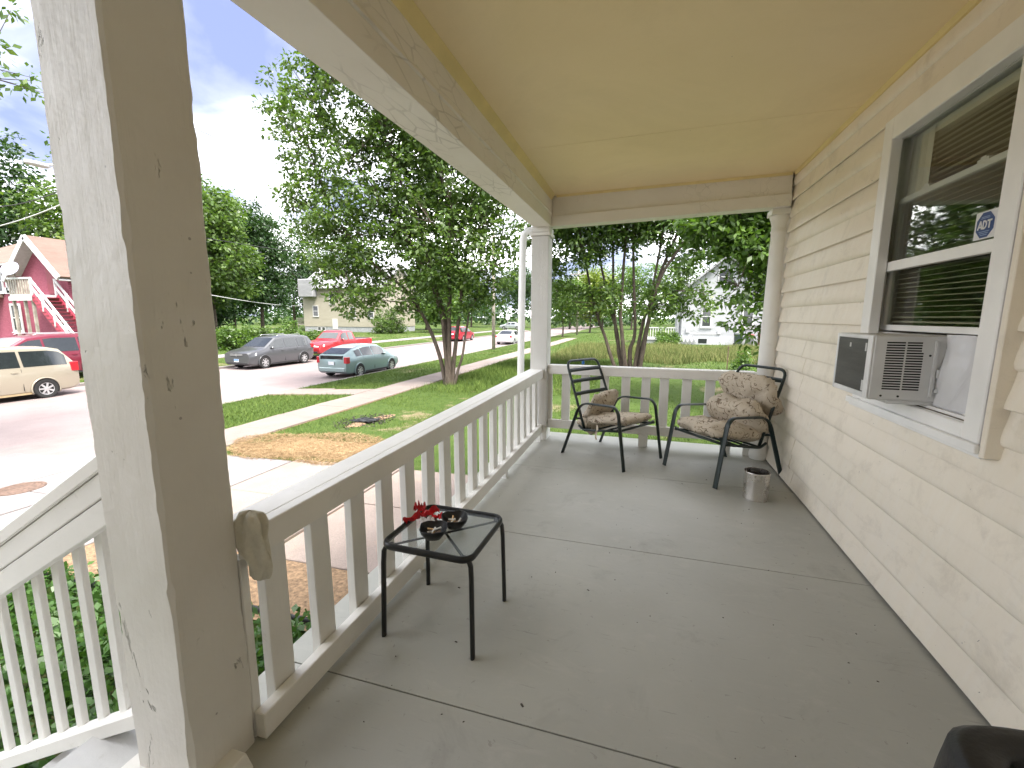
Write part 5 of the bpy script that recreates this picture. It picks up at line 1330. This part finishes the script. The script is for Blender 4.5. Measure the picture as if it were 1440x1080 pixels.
    if roofrack:
        for s in (-1, 1): MB().tube([(roofrack[0],s*hw*.62,zmax+.0),(roofrack[0]+.1,s*hw*.62,zmax+.045),(roofrack[1]-.1,s*hw*.62,zmax+.045),(roofrack[1],s*hw*.62,zmax)], .016, 6).build('roof_rail', M['rim'], o, smooth=True)
    if bed:
        x0, x1, zb = bed
        MB().box(x0, x1, -hw*.80, hw*.80, zb, zb+.012).build('truck_bed', M['trim'], o)
    return o
RZ = ROAD_Z + .004
P90 = rad(90)
# teal hatchback, heading away
car('hatchback_car', 'teal green hatchback parked at the kerb beyond the maple', 'car', car_paint('teal_paint', (.20,.278,.282)), (-13.62, 19.05, RZ), P90, 4.46, 1.745,
    [(-2.23,.98),(-2.15,1.12),(-1.55,1.34),(-.75,1.47),(.05,1.49),(.55,1.42),(1.30,1.05),(1.45,.97),(2.0,.80),(2.2,.66),(2.23,.50)],
    [(-2.23,.95),(-1.2,.98),(1.0,.90),(2.23,.62)], 1.35, .315, [(-.15,.78),(-1.05,-.22),(-1.55,-1.12)], (.60,1.30), (-2.12,-1.0), lamps={'hz':.68,'tz':.86,'th':.15}, black_rear=(.90,1.07), pl=(-1,.72), roof_in=.66)
# grey crossover, facing us
car('crossover_car', 'dark grey crossover wagon parked facing the porch across the street', 'car', car_paint('gunmetal_paint', (.085,.087,.094)), (-20.60, 20.45, RZ), -P90, 4.75, 1.86,
    [(-2.44,.95),(-2.40,1.25),(-2.1,1.62),(-1.7,1.69),(-.2,1.72),(.45,1.64),(1.28,1.14),(1.45,1.08),(2.1,.98),(2.38,.88),(2.445,.6)],
    [(-2.44,1.05),(1.2,1.02),(2.44,.80)], 1.445, .345, [(.0,1.0),(-.98,-.08),(-1.95,-1.06)], (.50,1.24), (-2.36,-2.08), lamps={'hz':.80,'tz':1.05,'th':.13}, pl=(1,.50), roofrack=(-1.6,.2), grille='chrome', roof_in=.74)
# red pickup
car('pickup_truck', 'bright red extended cab pickup parked past the grey crossover', 'truck', car_paint('red_truck_paint', (.33,.014,.022), .15), (-20.95, 26.55, RZ), -P90, 5.75, 2.0,
    [(-2.875,1.10),(-2.86,1.22),(-.86,1.22),(-.84,1.25),(-.72,1.76),(-.4,1.84),(.25,1.84),(.50,1.76),(1.05,1.28),(1.2,1.22),(2.2,1.14),(2.78,1.02),(2.875,.7)],
    [(-2.875,1.20),(1.0,1.17),(2.875,.95)], 1.78, .37, [(.0,.72),(-.60,-.08)], (.56,1.02), (-.84,-.74), lamps={'hz':.92,'tz':1.0,'th':.18}, bed=(-2.78,-.95,1.225), roof_in=.74, sill=.38, pl=(1,.62), grille='dark')
# beige minivan, rear end in view
car('minivan', 'pale gold minivan with dark windows parked across the street', 'van', car_paint('champagne_paint', (.36,.32,.25), .3), (-20.72, 8.28, RZ), -P90, 5.09, 1.99,
    [(-2.545,.95),(-2.50,1.15),(-2.12,1.66),(-1.8,1.74),(-.2,1.77),(.6,1.68),(1.55,1.13),(1.75,1.06),(2.3,.90),(2.5,.72),(2.545,.5)],
    [(-2.545,1.08),(1.4,1.06),(2.545,.78)], 1.515, .33, [(.2,1.2),(-.95,.12),(-2.22,-1.03)], (.66,1.5), (-2.46,-2.14), lamps={'hz':.74,'tz':1.02,'th':.17}, roof_in=.76, lower=simple('tan_cladding', (.34,.26,.15), .5))
# maroon minivan behind
car('minivan', 'maroon minivan half hidden behind the pale gold minivan', 'van', car_paint('maroon_paint', (.17,.010,.028), .25), (-23.9, 11.7, gz(-23.9)+.05), -P90, 4.9, 1.95,
    [(-2.45,.95),(-2.40,1.15),(-2.05,1.70),(-1.7,1.78),(-.2,1.80),(.6,1.70),(1.5,1.13),(1.7,1.06),(2.25,.90),(2.4,.72),(2.45,.5)],
    [(-2.45,1.08),(1.4,1.06),(2.45,.78)], 1.5, .33, [(.2,1.2),(-.95,.12),(-2.1,-1.03)], (.66,1.46), (-2.36,-2.08), lamps={'hz':.74,'tz':1.02,'th':.2}, roof_in=.76, roofrack=(-1.7,.3))
# red SUV down the street
car('red_suv', 'red sport utility vehicle seen through the maple trunks', 'car', car_paint('cherry_paint', (.33,.012,.03), .2), (-20.9, 48.6, RZ), P90, 4.6, 1.85,
    [(-2.3,.95),(-2.26,1.15),(-2.0,1.62),(-1.6,1.70),(-.2,1.72),(.4,1.62),(1.1,1.12),(1.3,1.06),(2.0,.95),(2.25,.8),(2.3,.5)],
    [(-2.3,1.05),(1.1,1.02),(2.3,.8)], 1.35, .35, [(.0,.9),(-.95,-.1),(-1.9,-1.04)], (.46,1.06), (-2.22,-2.0), pl=(-1,.85))
car('sedan_car', 'white sedan stopped at the kerb beside the utility pole', 'car', car_paint('white_paint', (.48,.48,.50), .1), (-13.75, 45.2, RZ), P90, 4.7, 1.8,
    [(-2.35,.85),(-2.30,1.0),(-1.75,1.06),(-1.0,1.38),(-.5,1.44),(.2,1.44),(.5,1.40),(1.2,1.02),(1.4,.96),(2.1,.82),(2.3,.66),(2.35,.5)],
    [(-2.35,.98),(1.2,.92),(2.35,.66)], 1.38, .32, [(.0,.95),(-.9,-.1)], (.52,1.16), (-1.72,-1.02), pl=(-1,.75), lamps={'hz':.66,'tz':.85,'th':.1})
car('sedan_car', 'silver sedan crossing far off below the stop sign', 'car', car_paint('silver_paint', (.42,.45,.48), .5), (-25.2, 84, gz(-25.2)+.08), rad(180), 4.6, 1.8,
    [(-2.3,.85),(-2.25,1.0),(-1.7,1.06),(-1.0,1.38),(-.5,1.44),(.2,1.44),(.5,1.40),(1.2,1.02),(1.4,.96),(2.1,.82),(2.25,.66),(2.3,.5)],
    [(-2.3,.98),(1.2,.92),(2.3,.66)], 1.36, .32, [(.0,.95),(-.9,-.1)], (.52,1.16), (-1.68,-1.02))
# ------------------------------------------------------------------ buildings
def lap(name, a, b, pitch=.13, rough=.7, dirt=.25):
    t = NT(name); wv = t.n.new('ShaderNodeTexWave'); wv.wave_profile = 'SAW'; wv.bands_direction = 'Z'; wv.inputs['Scale'].default_value = 2*math.pi/pitch/20*1.0
    t.l.new(t.pos(), wv.inputs[0])
    base = t.ramp(t.noise(1.0,6,.7,vec=t.mapped((.6,.6,3))), [(.3,a),(.7,b)])
    base = t.mix(t.math('MULTIPLY', t.ramp(t.noise(1,6,.7,.5,vec=t.mapped((2,2,5))), [(.55,(0,0,0)),(.75,(1,1,1))]), dirt), base, tuple(c*.55 for c in a))
    t.set(color=base, rough=rough); t.bump(wv.outputs['Fac'], .6, .02); return t.m
M['cream_siding'] = lap('cream_siding', (.36,.325,.262), (.42,.385,.315))
M['white_siding'] = lap('weathered_white_siding', (.36,.365,.385), (.44,.445,.465), dirt=.4)
t = NT('painted_red_brick')
br = t.n.new('ShaderNodeTexBrick'); br.inputs['Scale'].default_value = 4.2; br.inputs['Mortar Size'].default_value = .012
br.inputs['Color1'].default_value = (.26,.06,.095,1); br.inputs['Color2'].default_value = (.31,.08,.12,1); br.inputs['Mortar'].default_value = (.18,.038,.064,1)
t.l.new(t.mapped((1,1,1), rot=(rad(90),0,0)), br.inputs['Vector']); t.set(color=br.outputs['Color'], rough=.85); t.bump(br.outputs['Fac'], -.4, .01)
M['red_brick'] = t.m
M['pink_shingle'] = lap('pinkish_shingle', (.155,.10,.082), (.20,.132,.108), .2, .95)
M['grey_shingle'] = lap('grey_roof_shingle', (.25,.25,.265), (.33,.33,.345), .2, .95)
M['red_wood'] = simple('red_stair_paint', (.36,.04,.07), .6)
M['dark_red'] = simple('dark_red_door', (.20,.02,.04), .5)
M['far_white'] = simple('far_white_trim', (.52,.52,.52), .6, vary=.08)
M['stone'] = concrete('rough_stone', (.30,.27,.24), (.42,.39,.35), (.1,.09,.08), .6, 4)
M['far_glass'] = simple('far_window_glass', (.025,.028,.03), .08, spec=.8)
M['timber'] = simple('grey_timber', (.30,.27,.23), .85, vary=.3, vscale=4)
def far_window(parent, x0, x1, z0, z1, y, fw=.09, mid=True, loc_off=0.0):
    """window in a wall that faces -y"""
    w_ = MB()
    w_.box(x0-fw, x0, y-.06, y-.001, z0-fw, z1+fw); w_.box(x1, x1+fw, y-.06, y-.001, z0-fw, z1+fw); w_.box(x0, x1, y-.06, y-.001, z1, z1+fw); w_.box(x0, x1, y-.06, y-.001, z0-fw, z0)
    if mid: w_.box(x0, x1, y-.05, y-.001, (z0+z1)/2-.03, (z0+z1)/2+.03)
    o = w_.build('window', M['far_white'], parent)
    MB().box(x0, x1, y-.02, y-.002, z0, (z0+z1)/2-.03).build('pane', M['far_glass'], o)
    MB().box(x0, x1, y-.02, y-.002, (z0+z1)/2+.03, z1).build('pane', M['far_glass'], o)
    MB().box(x0-fw-.04, x1+fw+.04, y-.11, y-.001, z0-fw-.05, z0-fw).build('sill', M['far_white'], o)
    return o
# red house: gable wall faces us obliquely, hip-roofed wing behind, outside stair
rh = thing('red_house', 'dark red painted brick house with white trimmed gable and outside stairs', 'house', (-35, 20, gz(-35)))
bz_ = gz(-35)
def rel(o): return o
mb = MB()
gy = 18.0
mb.add([(x-(-35), y-20, z-bz_) for x, y, z in [(-37,gy,bz_-.2),(-32.8,gy,bz_-.2),(-32.8,gy,3.75),(-34.9,gy,5.75),(-37,gy,3.75),(-37,25,bz_-.2),(-32.8,25,bz_-.2),(-32.8,25,3.75),(-34.9,25,5.75),(-37,25,3.75)]],
       [(0,1,2,3,4),(9,8,7,6,5),(0,4,9,5),(1,6,7,2)])
mb.box(-9, -2.0, -2.3, 5, -.2, 4.40-bz_)
rw = mb.build('wall', M['red_brick'], rh)
def roofslab(parent, pts, th, mat, name='roof'):
    P = [Vector(p) for p in pts]; n_ = (P[1]-P[0]).cross(P[2]-P[0]).normalized()
    if n_.z < 0: n_ = -n_
    k = len(P); mb = MB(); mb.add([tuple(p) for p in P]+[tuple(p+n_*th) for p in P], [tuple(range(k)), tuple(reversed(range(k,2*k)))]+[(i,(i+1)%k,k+(i+1)%k,k+i) for i in range(k)])
    return mb.build(name, mat, parent)
def R_(x, y, z): return (x+35, y-20, z-bz_)
roofslab(rh, [R_(-34.9,17.4,5.80),R_(-34.9,25.4,5.80),R_(-32.4,25.4,3.40),R_(-32.4,17.4,3.40)], .12, M['pink_shingle'])
roofslab(rh, [R_(-34.9,17.4,5.80),R_(-34.9,25.4,5.80),R_(-37.4,25.4,3.40),R_(-37.4,17.4,3.40)], .12, M['pink_shingle'])
for a, b in (((-34.9,5.78),(-32.4,3.38)),((-34.9,5.78),(-37.4,3.38))):
    MB().bar(R_(a[0],17.36,a[1]), R_(b[0],17.36,b[1]), .10, .30, up=(0,0,1)).build('bargeboard', M['far_white'], rh)
    MB().bar(R_(a[0],17.7,a[1]-.12), R_(b[0],17.7,b[1]-.12), .62, .05, up=(0,0,1)).build('soffit', M['far_white'], rh)
# hip roof of the wing
hp = [R_(-44.4,17.2,4.35),R_(-36.6,17.2,4.35),R_(-36.6,25.4,4.35),R_(-44.4,25.4,4.35),R_(-40.4,20.6,6.4),R_(-39.6,21.4,6.4)]
MB().add(hp, [(0,1,4),(1,2,5,4),(2,3,5),(3,0,4,5),(0,3,2,1)]).build('roof', M['pink_shingle'], rh)
MB().box(-9.5+.0, -1.62, -2.78, -2.62, 4.22-bz_, 4.36-bz_).build('gutter', M['far_white'], rh)
def rwin(x0, x1, z0, z1, y): return far_window(rh, x0+35, x1+35, z0-bz_, z1-bz_, y-20, .13)
rwin(-37.75,-37.15, 2.75,4.0, 17.7); rwin(-38.65,-38.25, 2.75,4.0, 17.7); rwin(-37.75,-37.0,.35,1.85, 17.7); rwin(-41,-40.2,2.75,4.0,17.7); rwin(-33.9,-33.4,-.3,.8,18.0)
MB().box(.45, 1.15, -2.06, -2.001, 2.55-bz_, 4.50-bz_).build('door', M['dark_red'], rh)
MB().box(-3.05, -2.5, -2.36, -2.301, 2.60-bz_, 2.95-bz_).build('window_cooler', M['far_white'], rh)
# entry porch on the wing
MB().box(-6.2, -3.35, -4.2, -2.31, 2.35-bz_, 2.55-bz_).build('porch_roof', M['pink_shingle'], rh)
for x in (-3.6, -5.9): MB().box(x-.09, x+.09, -4.1, -3.92, 0, 2.35-bz_).build('porch_post', M['far_white'], rh)
MB().box(-6.2, -3.3, -4.3, -2.32, -.1, .55).build('porch_base', M['stone'], rh)
# landing and stair
LX0, LX1, LY0, LY1, LZ = -35.3, -33.4, 16.55, 17.95, 2.45
stl = MB().box(LX0+35, LX1+35, LY0-20, LY1-20, LZ-.15-bz_, LZ-bz_).build('stair_landing', M['far_white'], rh)
for x in np.arange(LX0+.06, LX1, .21): MB().box(x+35-.05, x+35+.05, LY0-20, LY0-20+.04, LZ-bz_, LZ+.85-bz_).build('picket', M['timber'], stl)
MB().box(LX0+34.96, LX1+35.04, LY0-20-.03, LY0-20+.05, LZ+.85-bz_, LZ+.95-bz_).build('landing_rail', M['far_white'], stl)
MB().box(LX0+34.96, LX1+35.04, LY0-20-.06, LY0-20-.002, LZ-.35-bz_, LZ-.12-bz_).build('fascia_board', M['far_white'], stl)
for (x, y) in ((LX0+.1,LY0+.1),(LX1-.1,LY0+.1),(LX1-.8,LY0+.1)): MB().box(x+35-.06, x+35+.06, y-20-.06, y-20+.06, 0, LZ-.15-bz_).build('landing_post', M['timber'], stl)
ex0, ez0, ex1, ez1 = LX1, LZ, -30.1, bz_
for yy in (LY0+.05, LY1-.25):
    MB().bar(R_(ex0,yy,ez0-.12), R_(ex1,yy,ez1+.1), .06, .34).build('stringer', M['red_wood'], stl)
    for k, dz in enumerate((.45,.9)): MB().bar(R_(ex0,yy-.02,ez0+dz), R_(ex1,yy-.02,ez1+.12+dz), .05, .13).build('stair_rail', M['far_white'], stl)
    for k in range(5):
        f_ = k/4; x = ex0+(ex1-ex0)*f_; z = ez0+(ez1-ez0)*f_; MB().box(x+35-.05, x+35+.05, yy-20-.05, yy-20+.05, max(0, z-.1-bz_) , z+.95-bz_).build('rail_post', M['far_white'], stl)
nst = 17
tr_ = MB().box(-.16, .16, -.60, .60, -.045, 0).build('stair_tread', M['dark_red'], stl, loc=R_(ex0+.1,(LY0+LY1)/2-.1,ez0-.15))
for k in range(1, nst):
    f_ = k/nst; c = tr_.copy(); COL.objects.link(c); c.location = R_(ex0+.1+(ex1-ex0)*f_, (LY0+LY1)/2-.1, ez0-.15+(ez1-ez0)*f_)
dish = thing('satellite_dish', 'pale round satellite dish on the red house stair landing', 'satellite dish', (-34.55, 16.5, LZ+.95))
d_ = MB().lathe([(.001,.0),(.2,.02),(.36,.07),(.44,.12),(.43,.135),(.2,.035),(.001,.015)], n=24).build('reflector', simple('dish_grey', (.42,.44,.55), .5), dish, smooth=True); d_.rotation_euler = (rad(62), rad(10), rad(20)); d_.location = (0,-.05,.42)
MB().tube([(0,.05,.0),(0,.05,.42)], .03, 8).tube([(0,-.1,.42),(.05,-.6,.36)], .014, 6).build('mast', M['timber'], dish)
# cream house: side wall faces us
ch = thing('cream_house', 'cream sided house with grey roof behind the maple leaves', 'house', (-42, 55, gz(-42)))
zc = gz(-42)
MB().box(-7, 6.6, 0, 9, .75, 6.2).build('wall', M['cream_siding'], ch)
MB().box(-6.95, 6.55, .05, 8.95, -.2, .75).build('foundation', simple('grey_block', (.30,.31,.33), .9, vary=.2), ch)
roofslab(ch, [(-7.4,-.5,6.15),(7.0,-.5,6.15),(7.0,4.5,9.6),(-7.4,4.5,9.6)], .15, M['grey_shingle']); roofslab(ch, [(-7.4,9.5,6.15),(7.0,9.5,6.15),(7.0,4.5,9.6),(-7.4,4.5,9.6)], .15, M['grey_shingle'])
MB().add([(-7,0,6.2),(-7,9,6.2),(-7,4.5,9.5)], [(0,1,2)]).add([(6.6,0,6.2),(6.6,9,6.2),(6.6,4.5,9.5)], [(0,1,2)]).build('gable', M['cream_siding'], ch)
MB().box(-7.0, -4.4, -.9, -.001, 5.0, 7.6).build('dormer', M['grey_shingle'], ch, bevel=.1)
MB().box(-1.95, -1.05, -.06, -.001, .35, 1.9).build('door', M['far_white'], ch)
for x0 in (-4.6, -3.85): far_window(ch, x0, x0+.5, .22, .62, .0499, .05, False)
for x0, z0 in ((-5.2,2.3),(-2.2,4.1),(1.2,2.1),(4.2,2.1),(1.2,4.4)): far_window(ch, x0, x0+.8, z0, z0+1.4, 0, .1)
dk = MB().box(-8.8, -7.02, .5, 3, .9, 1.05).build('side_deck', M['timber'], ch)
for x in np.arange(-8.75, -7.02, .2): MB().box(x-.03, x+.03, .5, .54, 1.05, 1.9).build('picket', M['timber'], dk)
MB().box(-8.8, -7.02, .47, .57, 1.9, 1.98).box(-8.75,-8.6,.6,.75,-.1,.9).build('deck_rail', M['timber'], dk)
# white house across the lot
wh = thing('white_house', 'weathered white clapboard house across the empty lot beyond the fanning tree', 'house', (6, 42, gz(6)))
MB().add([(-2.9,0,.75),(3.8,0,.75),(3.8,0,4.6),(.45,0,7.4),(-2.9,0,4.6),(-2.9,9,.75),(3.8,9,.75),(3.8,9,4.6),(.45,9,7.4),(-2.9,9,4.6)], [(0,1,2,3,4),(9,8,7,6,5),(0,4,9,5),(1,6,7,2),(0,5,6,1)]).build('wall', M['white_siding'], wh)
MB().box(-2.95, 3.85, -.04, 9, -.2, .75).build('foundation', simple('whitewashed_block', (.42,.43,.45), .8, vary=.12), wh)
roofslab(wh, [(.45,-.5,7.45),(.45,9.5,7.45),(4.4,9.5,4.2),(4.4,-.5,4.2)], .14, M['grey_shingle']); roofslab(wh, [(.45,-.5,7.45),(.45,9.5,7.45),(-3.5,9.5,4.2),(-3.5,-.5,4.2)], .14, M['grey_shingle'])
far_window(wh, -1.22, -.58, 1.62, 3.30, 0, .13); far_window(wh, -.1, .9, 5.2, 6.4, 0, .1); far_window(wh, 2.0, 2.7, 1.62, 3.2, 0, .12)
MB().box(-1.45, -.75, -.05, -.041, .12, .52).build('vent_opening', M['far_glass'], wh)
MB().box(-2.5, -2.2, -.12, -.001, 1.05, 1.40).build('meter_box', simple('meter_grey', (.45,.45,.47), .6), wh); MB().box(.05, .32, -.12, -.001, .95, 1.25).build('meter_box', bpy.data.materials['meter_grey'], wh)
mp = MB(); mp.tube([(-1.9,-.08,.75),(-1.9,-.08,.95),(.0,-.08,.95)], .025, 6); mp.build('conduit', bpy.data.materials['meter_grey'], wh)
for k in range(4): MB().lathe([(.0,.0),(.13,.0),(.15,.1),(.13,.3),(.0,.32)], (-2.75+.34*k,-.3,.22), 10).tube([(-2.75+.34*k,-.3,-.1),(-2.75+.34*k,-.3,.25)], .02, 6).build('gas_meter', bpy.data.materials['meter_grey'], wh, smooth=True, auto=50)
pch = MB().box(-6.0, -2.96, .4, 3.2, .35, .5).build('porch', M['far_white'], wh)
roofslab(pch, [(-6.3,.1,3.35),(-2.92,.1,3.35),(-2.92,3.4,3.9),(-6.3,3.4,3.9)], .14, M['grey_shingle'], 'porch_roof')
MB().box(-6.2, -2.97, .22, .34, 3.12, 3.36).build('porch_beam', M['far_white'], pch)
for x in (-5.9, -3.15): MB().box(x-.09, x+.09, .42, .6, .5, 3.12).build('porch_post', M['far_white'], pch)
for x in np.arange(-5.7, -3.3, .22): MB().box(x-.035, x+.035, .47, .52, .6, 1.4).build('baluster', M['far_white'], pch)
MB().box(-5.8, -3.25, .44, .56, 1.4, 1.48).build('porch_rail', M['far_white'], pch)
MB().box(-5.9, -3.0, .5, 3.1, -.2, .35).box(-2.97+-.0, -2.94, 2.0, 2.9, .5, 2.6).build('porch_base', M['white_siding'], pch)
shd = thing('garden_shed', 'low white shed beside the white house behind the bins', 'shed', (11.6, 43.2, gz(11)))
MB().box(-1.6, 1.6, 0, 3, -.1, 2.0).build('wall', M['white_siding'], shd); roofslab(shd, [(-1.8,-.2,1.98),(1.8,-.2,1.98),(1.8,3.2,2.5),(-1.8,3.2,2.5)], .08, M['grey_shingle'])
def bin_(label, x, y, mat, h, lid=None):
    o = thing('wheelie_bin', label, 'bin', (x, y, gz(x)), rng.normal(0,.15), 'bins beside the white house')
    MB().hexa([(-.24,-.26,.10),(.24,-.26,.10),(.24,.24,.10),(-.24,.24,.10)], [(-.30,-.34,h),(.30,-.34,h),(.30,.32,h),(-.30,.32,h)]).build('body', mat, o, bevel=.03)
    MB().hexa([(-.32,-.37,h),(.32,-.37,h),(.32,.36,h),(-.32,.36,h)], [(-.29,-.33,h+.06),(.29,-.33,h+.06),(.29,.34,h+.09),(-.29,.34,h+.09)]).build('lid', lid or mat, o, bevel=.02)
    for s in (-1, 1):
        w_ = MB().lathe([(.001,-.03),(.12,-.03),(.12,.03),(.001,.03)], n=14).build('wheel', M['tyre'], o); w_.rotation_euler = (0, P90, 0); w_.location = (s*.28, .22, .12)
    MB().tube([(-.22,.36,h-.05),(-.22,.42,h-.02),(.22,.42,h-.02),(.22,.36,h-.05)], .016, 6).build('handle', mat, o)
bin_('dark green wheeled bin beside the white house', 7.55, 41.0, simple('bin_green', (.02,.035,.028), .5), .98)
bin_('grey wheeled bin standing between the green and maroon bins', 8.45, 41.2, simple('bin_grey', (.12,.12,.125), .5), .92, simple('bin_redlid', (.30,.05,.06), .5))
bin_('maroon wheeled bin next to the white shed', 9.35, 41.1, simple('bin_maroon', (.10,.018,.022), .5), 1.1)
# ------------------------------------------------------------------ poles, wires, signs
def pole(label, x, y, h, arm=True):
    o = thing('utility_pole', label, 'utility pole', (x, y, gz(x) if not -22 < x < -12.6 else ROAD_Z), 0, 'wooden utility poles')
    MB().tube([(0,0,-.2),(0,0,h)], [.15,.10], 10).build('shaft', M['timber'], o, smooth=True)
    if arm:
        MB().bar((0,-.0,h-.6) if False else (-1.1,-.14,h-.6), (1.1,-.14,h-.6), .09, .12).build('crossarm', M['timber'], o)
        for xx in (-1.0,-.5,.5,1.0): MB().lathe([(.0,0),(.04,0),(.05,.06),(.03,.14),(.0,.15)], (xx,-.14,h-.54), 8).build('insulator', M['far_white'], o)
    return o
pole('brown wooden utility pole on the verge beside the white sedan', -11.9, 34.5, 9.5)
pole('wooden utility pole across the street behind the chipped column', -22.6, 14.7, 12.0)
pole('distant wooden utility pole by the street corner tree', -9.2, 63, 9)
sl_ = thing('street_lamp', 'street lamp arm with white head reaching over the minivans', 'street lamp', (-22.45, 14.6, 6.6))
MB().tube([(0,0,.2),(.3,-1.2,.45),(.7,-2.4,.35),(.85,-2.9,.2)], .045, 8).build('arm', M['rim'], sl_, smooth=True)
o = MB().lathe([(.0,-.06),(.16,-.05),(.2,.0),(.14,.08),(.05,.11),(.0,.11)], (0,0,0), 14).build('lamp_head', M['far_white'], sl_, smooth=True); o.location = (.92,-3.2,.12); o.scale = (1,2.0,1)
def wire(label, a, b, sag, r=.014, mat=None):
    a, b = Vector(a), Vector(b); n = 24
    pts = [a+(b-a)*(k/n)-Vector((0,0,sag*4*(k/n)*(1-k/n))) for k in range(n+1)]
    o = MB().tube(pts, r, 5).build('wire', mat or M['trim'], smooth=True); return tag(o, label, 'wire', 'overhead wires')
wire('thin overhead power line high above the street', (-22.6,14.6,10.9), (-21.0,62,10.6), .5, .016)
wire('overhead cable passing in front of the tall dark tree', (-22.5,14.6,5.3), (-22.5,60,8.0), .6, .018)
wire('pale service cable running to the cream house corner', (-22.5,14.8,2.9), (-48.9,54.9,2.75), .35, .028, simple('pale_cable', (.5,.5,.5), .6))
wire('pale drooping cable above the red house', (-22.6,14.6,7.3), (-36.5,15.0,5.6), .5, .03, bpy.data.materials['pale_cable'])
wire('dark cable crossing before the dark trees over the red house', (-22.6,14.6,7.9), (-44,19.5,8.6), .7, .025)
ss = thing('stop_sign', 'octagonal street sign seen from behind at the far corner', 'sign', (-22.9, 74, gz(-22.9)))
MB().tube([(0,0,-.1),(0,0,4.3)], .05, 6).build('post', M['rim'], ss)
MB().add([(math.cos(rad(22.5+45*k))*.42, -.06, 2.5+math.sin(rad(22.5+45*k))*.42) for k in range(8)]+[(math.cos(rad(22.5+45*k))*.42, -.04, 2.5+math.sin(rad(22.5+45*k))*.42) for k in range(8)], [tuple(range(8)),tuple(range(15,7,-1))]+[(k,(k+1)%8,8+(k+1)%8,8+k) for k in range(8)]).build('plate', simple('sign_back', (.55,.55,.56), .5), ss)
fp = thing('fence_post', 'lone rusty metal fence post in the long grass of the empty lot', 'post', (3.35, 20.0, gz(3.35)), 0, 'old fence posts')
MB().box(-.02, .02, -.003, .003, -.2, 1.15).box(-.003, .003, .003, .03, -.2, 1.15).build('post_bar', M['iron'], fp); MB().box(-.035, .035, -.012, .012, 1.15, 1.19).build('post_cap', M['iron'], fp)
# low fence and cross street at the far end
cs = MB(); cs.add([(-60,78,gz(-60)+.03),(-22,78,-1.40),(-22,86,-1.40),(-60,86,gz(-60)+.03)], [(0,1,2,3)]); cs.add([(-12.4,78,-1.40),(60,78,-1.04),(60,86,-1.04),(-12.4,86,-1.40)], [(0,1,2,3)])
tag(cs.build('cross_street', M['road']), kind='structure')
# far-off wood that closes the horizon
rr = np.random.default_rng(71)
th_ = rr.uniform(rad(-100), rad(60), 2600); dd = rr.uniform(118, 165, 2600)
hx = dd*np.sin(th_); hy = dd*np.cos(th_); top_ = 9+3.5*np.sin(th_*19)+2.5*np.sin(th_*47+1)
c_ = np.stack([hx, hy, gz_np(hx) + rr.uniform(0,1,2600)*top_], axis=1)
V, F = clump_leaves(c_, np.full(2600, 2.0), 14, 1.0, rr, .42, .8)
tag(np_mesh('distant_wood', V, F, M['leaf_dark']), 'far off belt of trees closing the horizon', 'woods', kind='stuff')
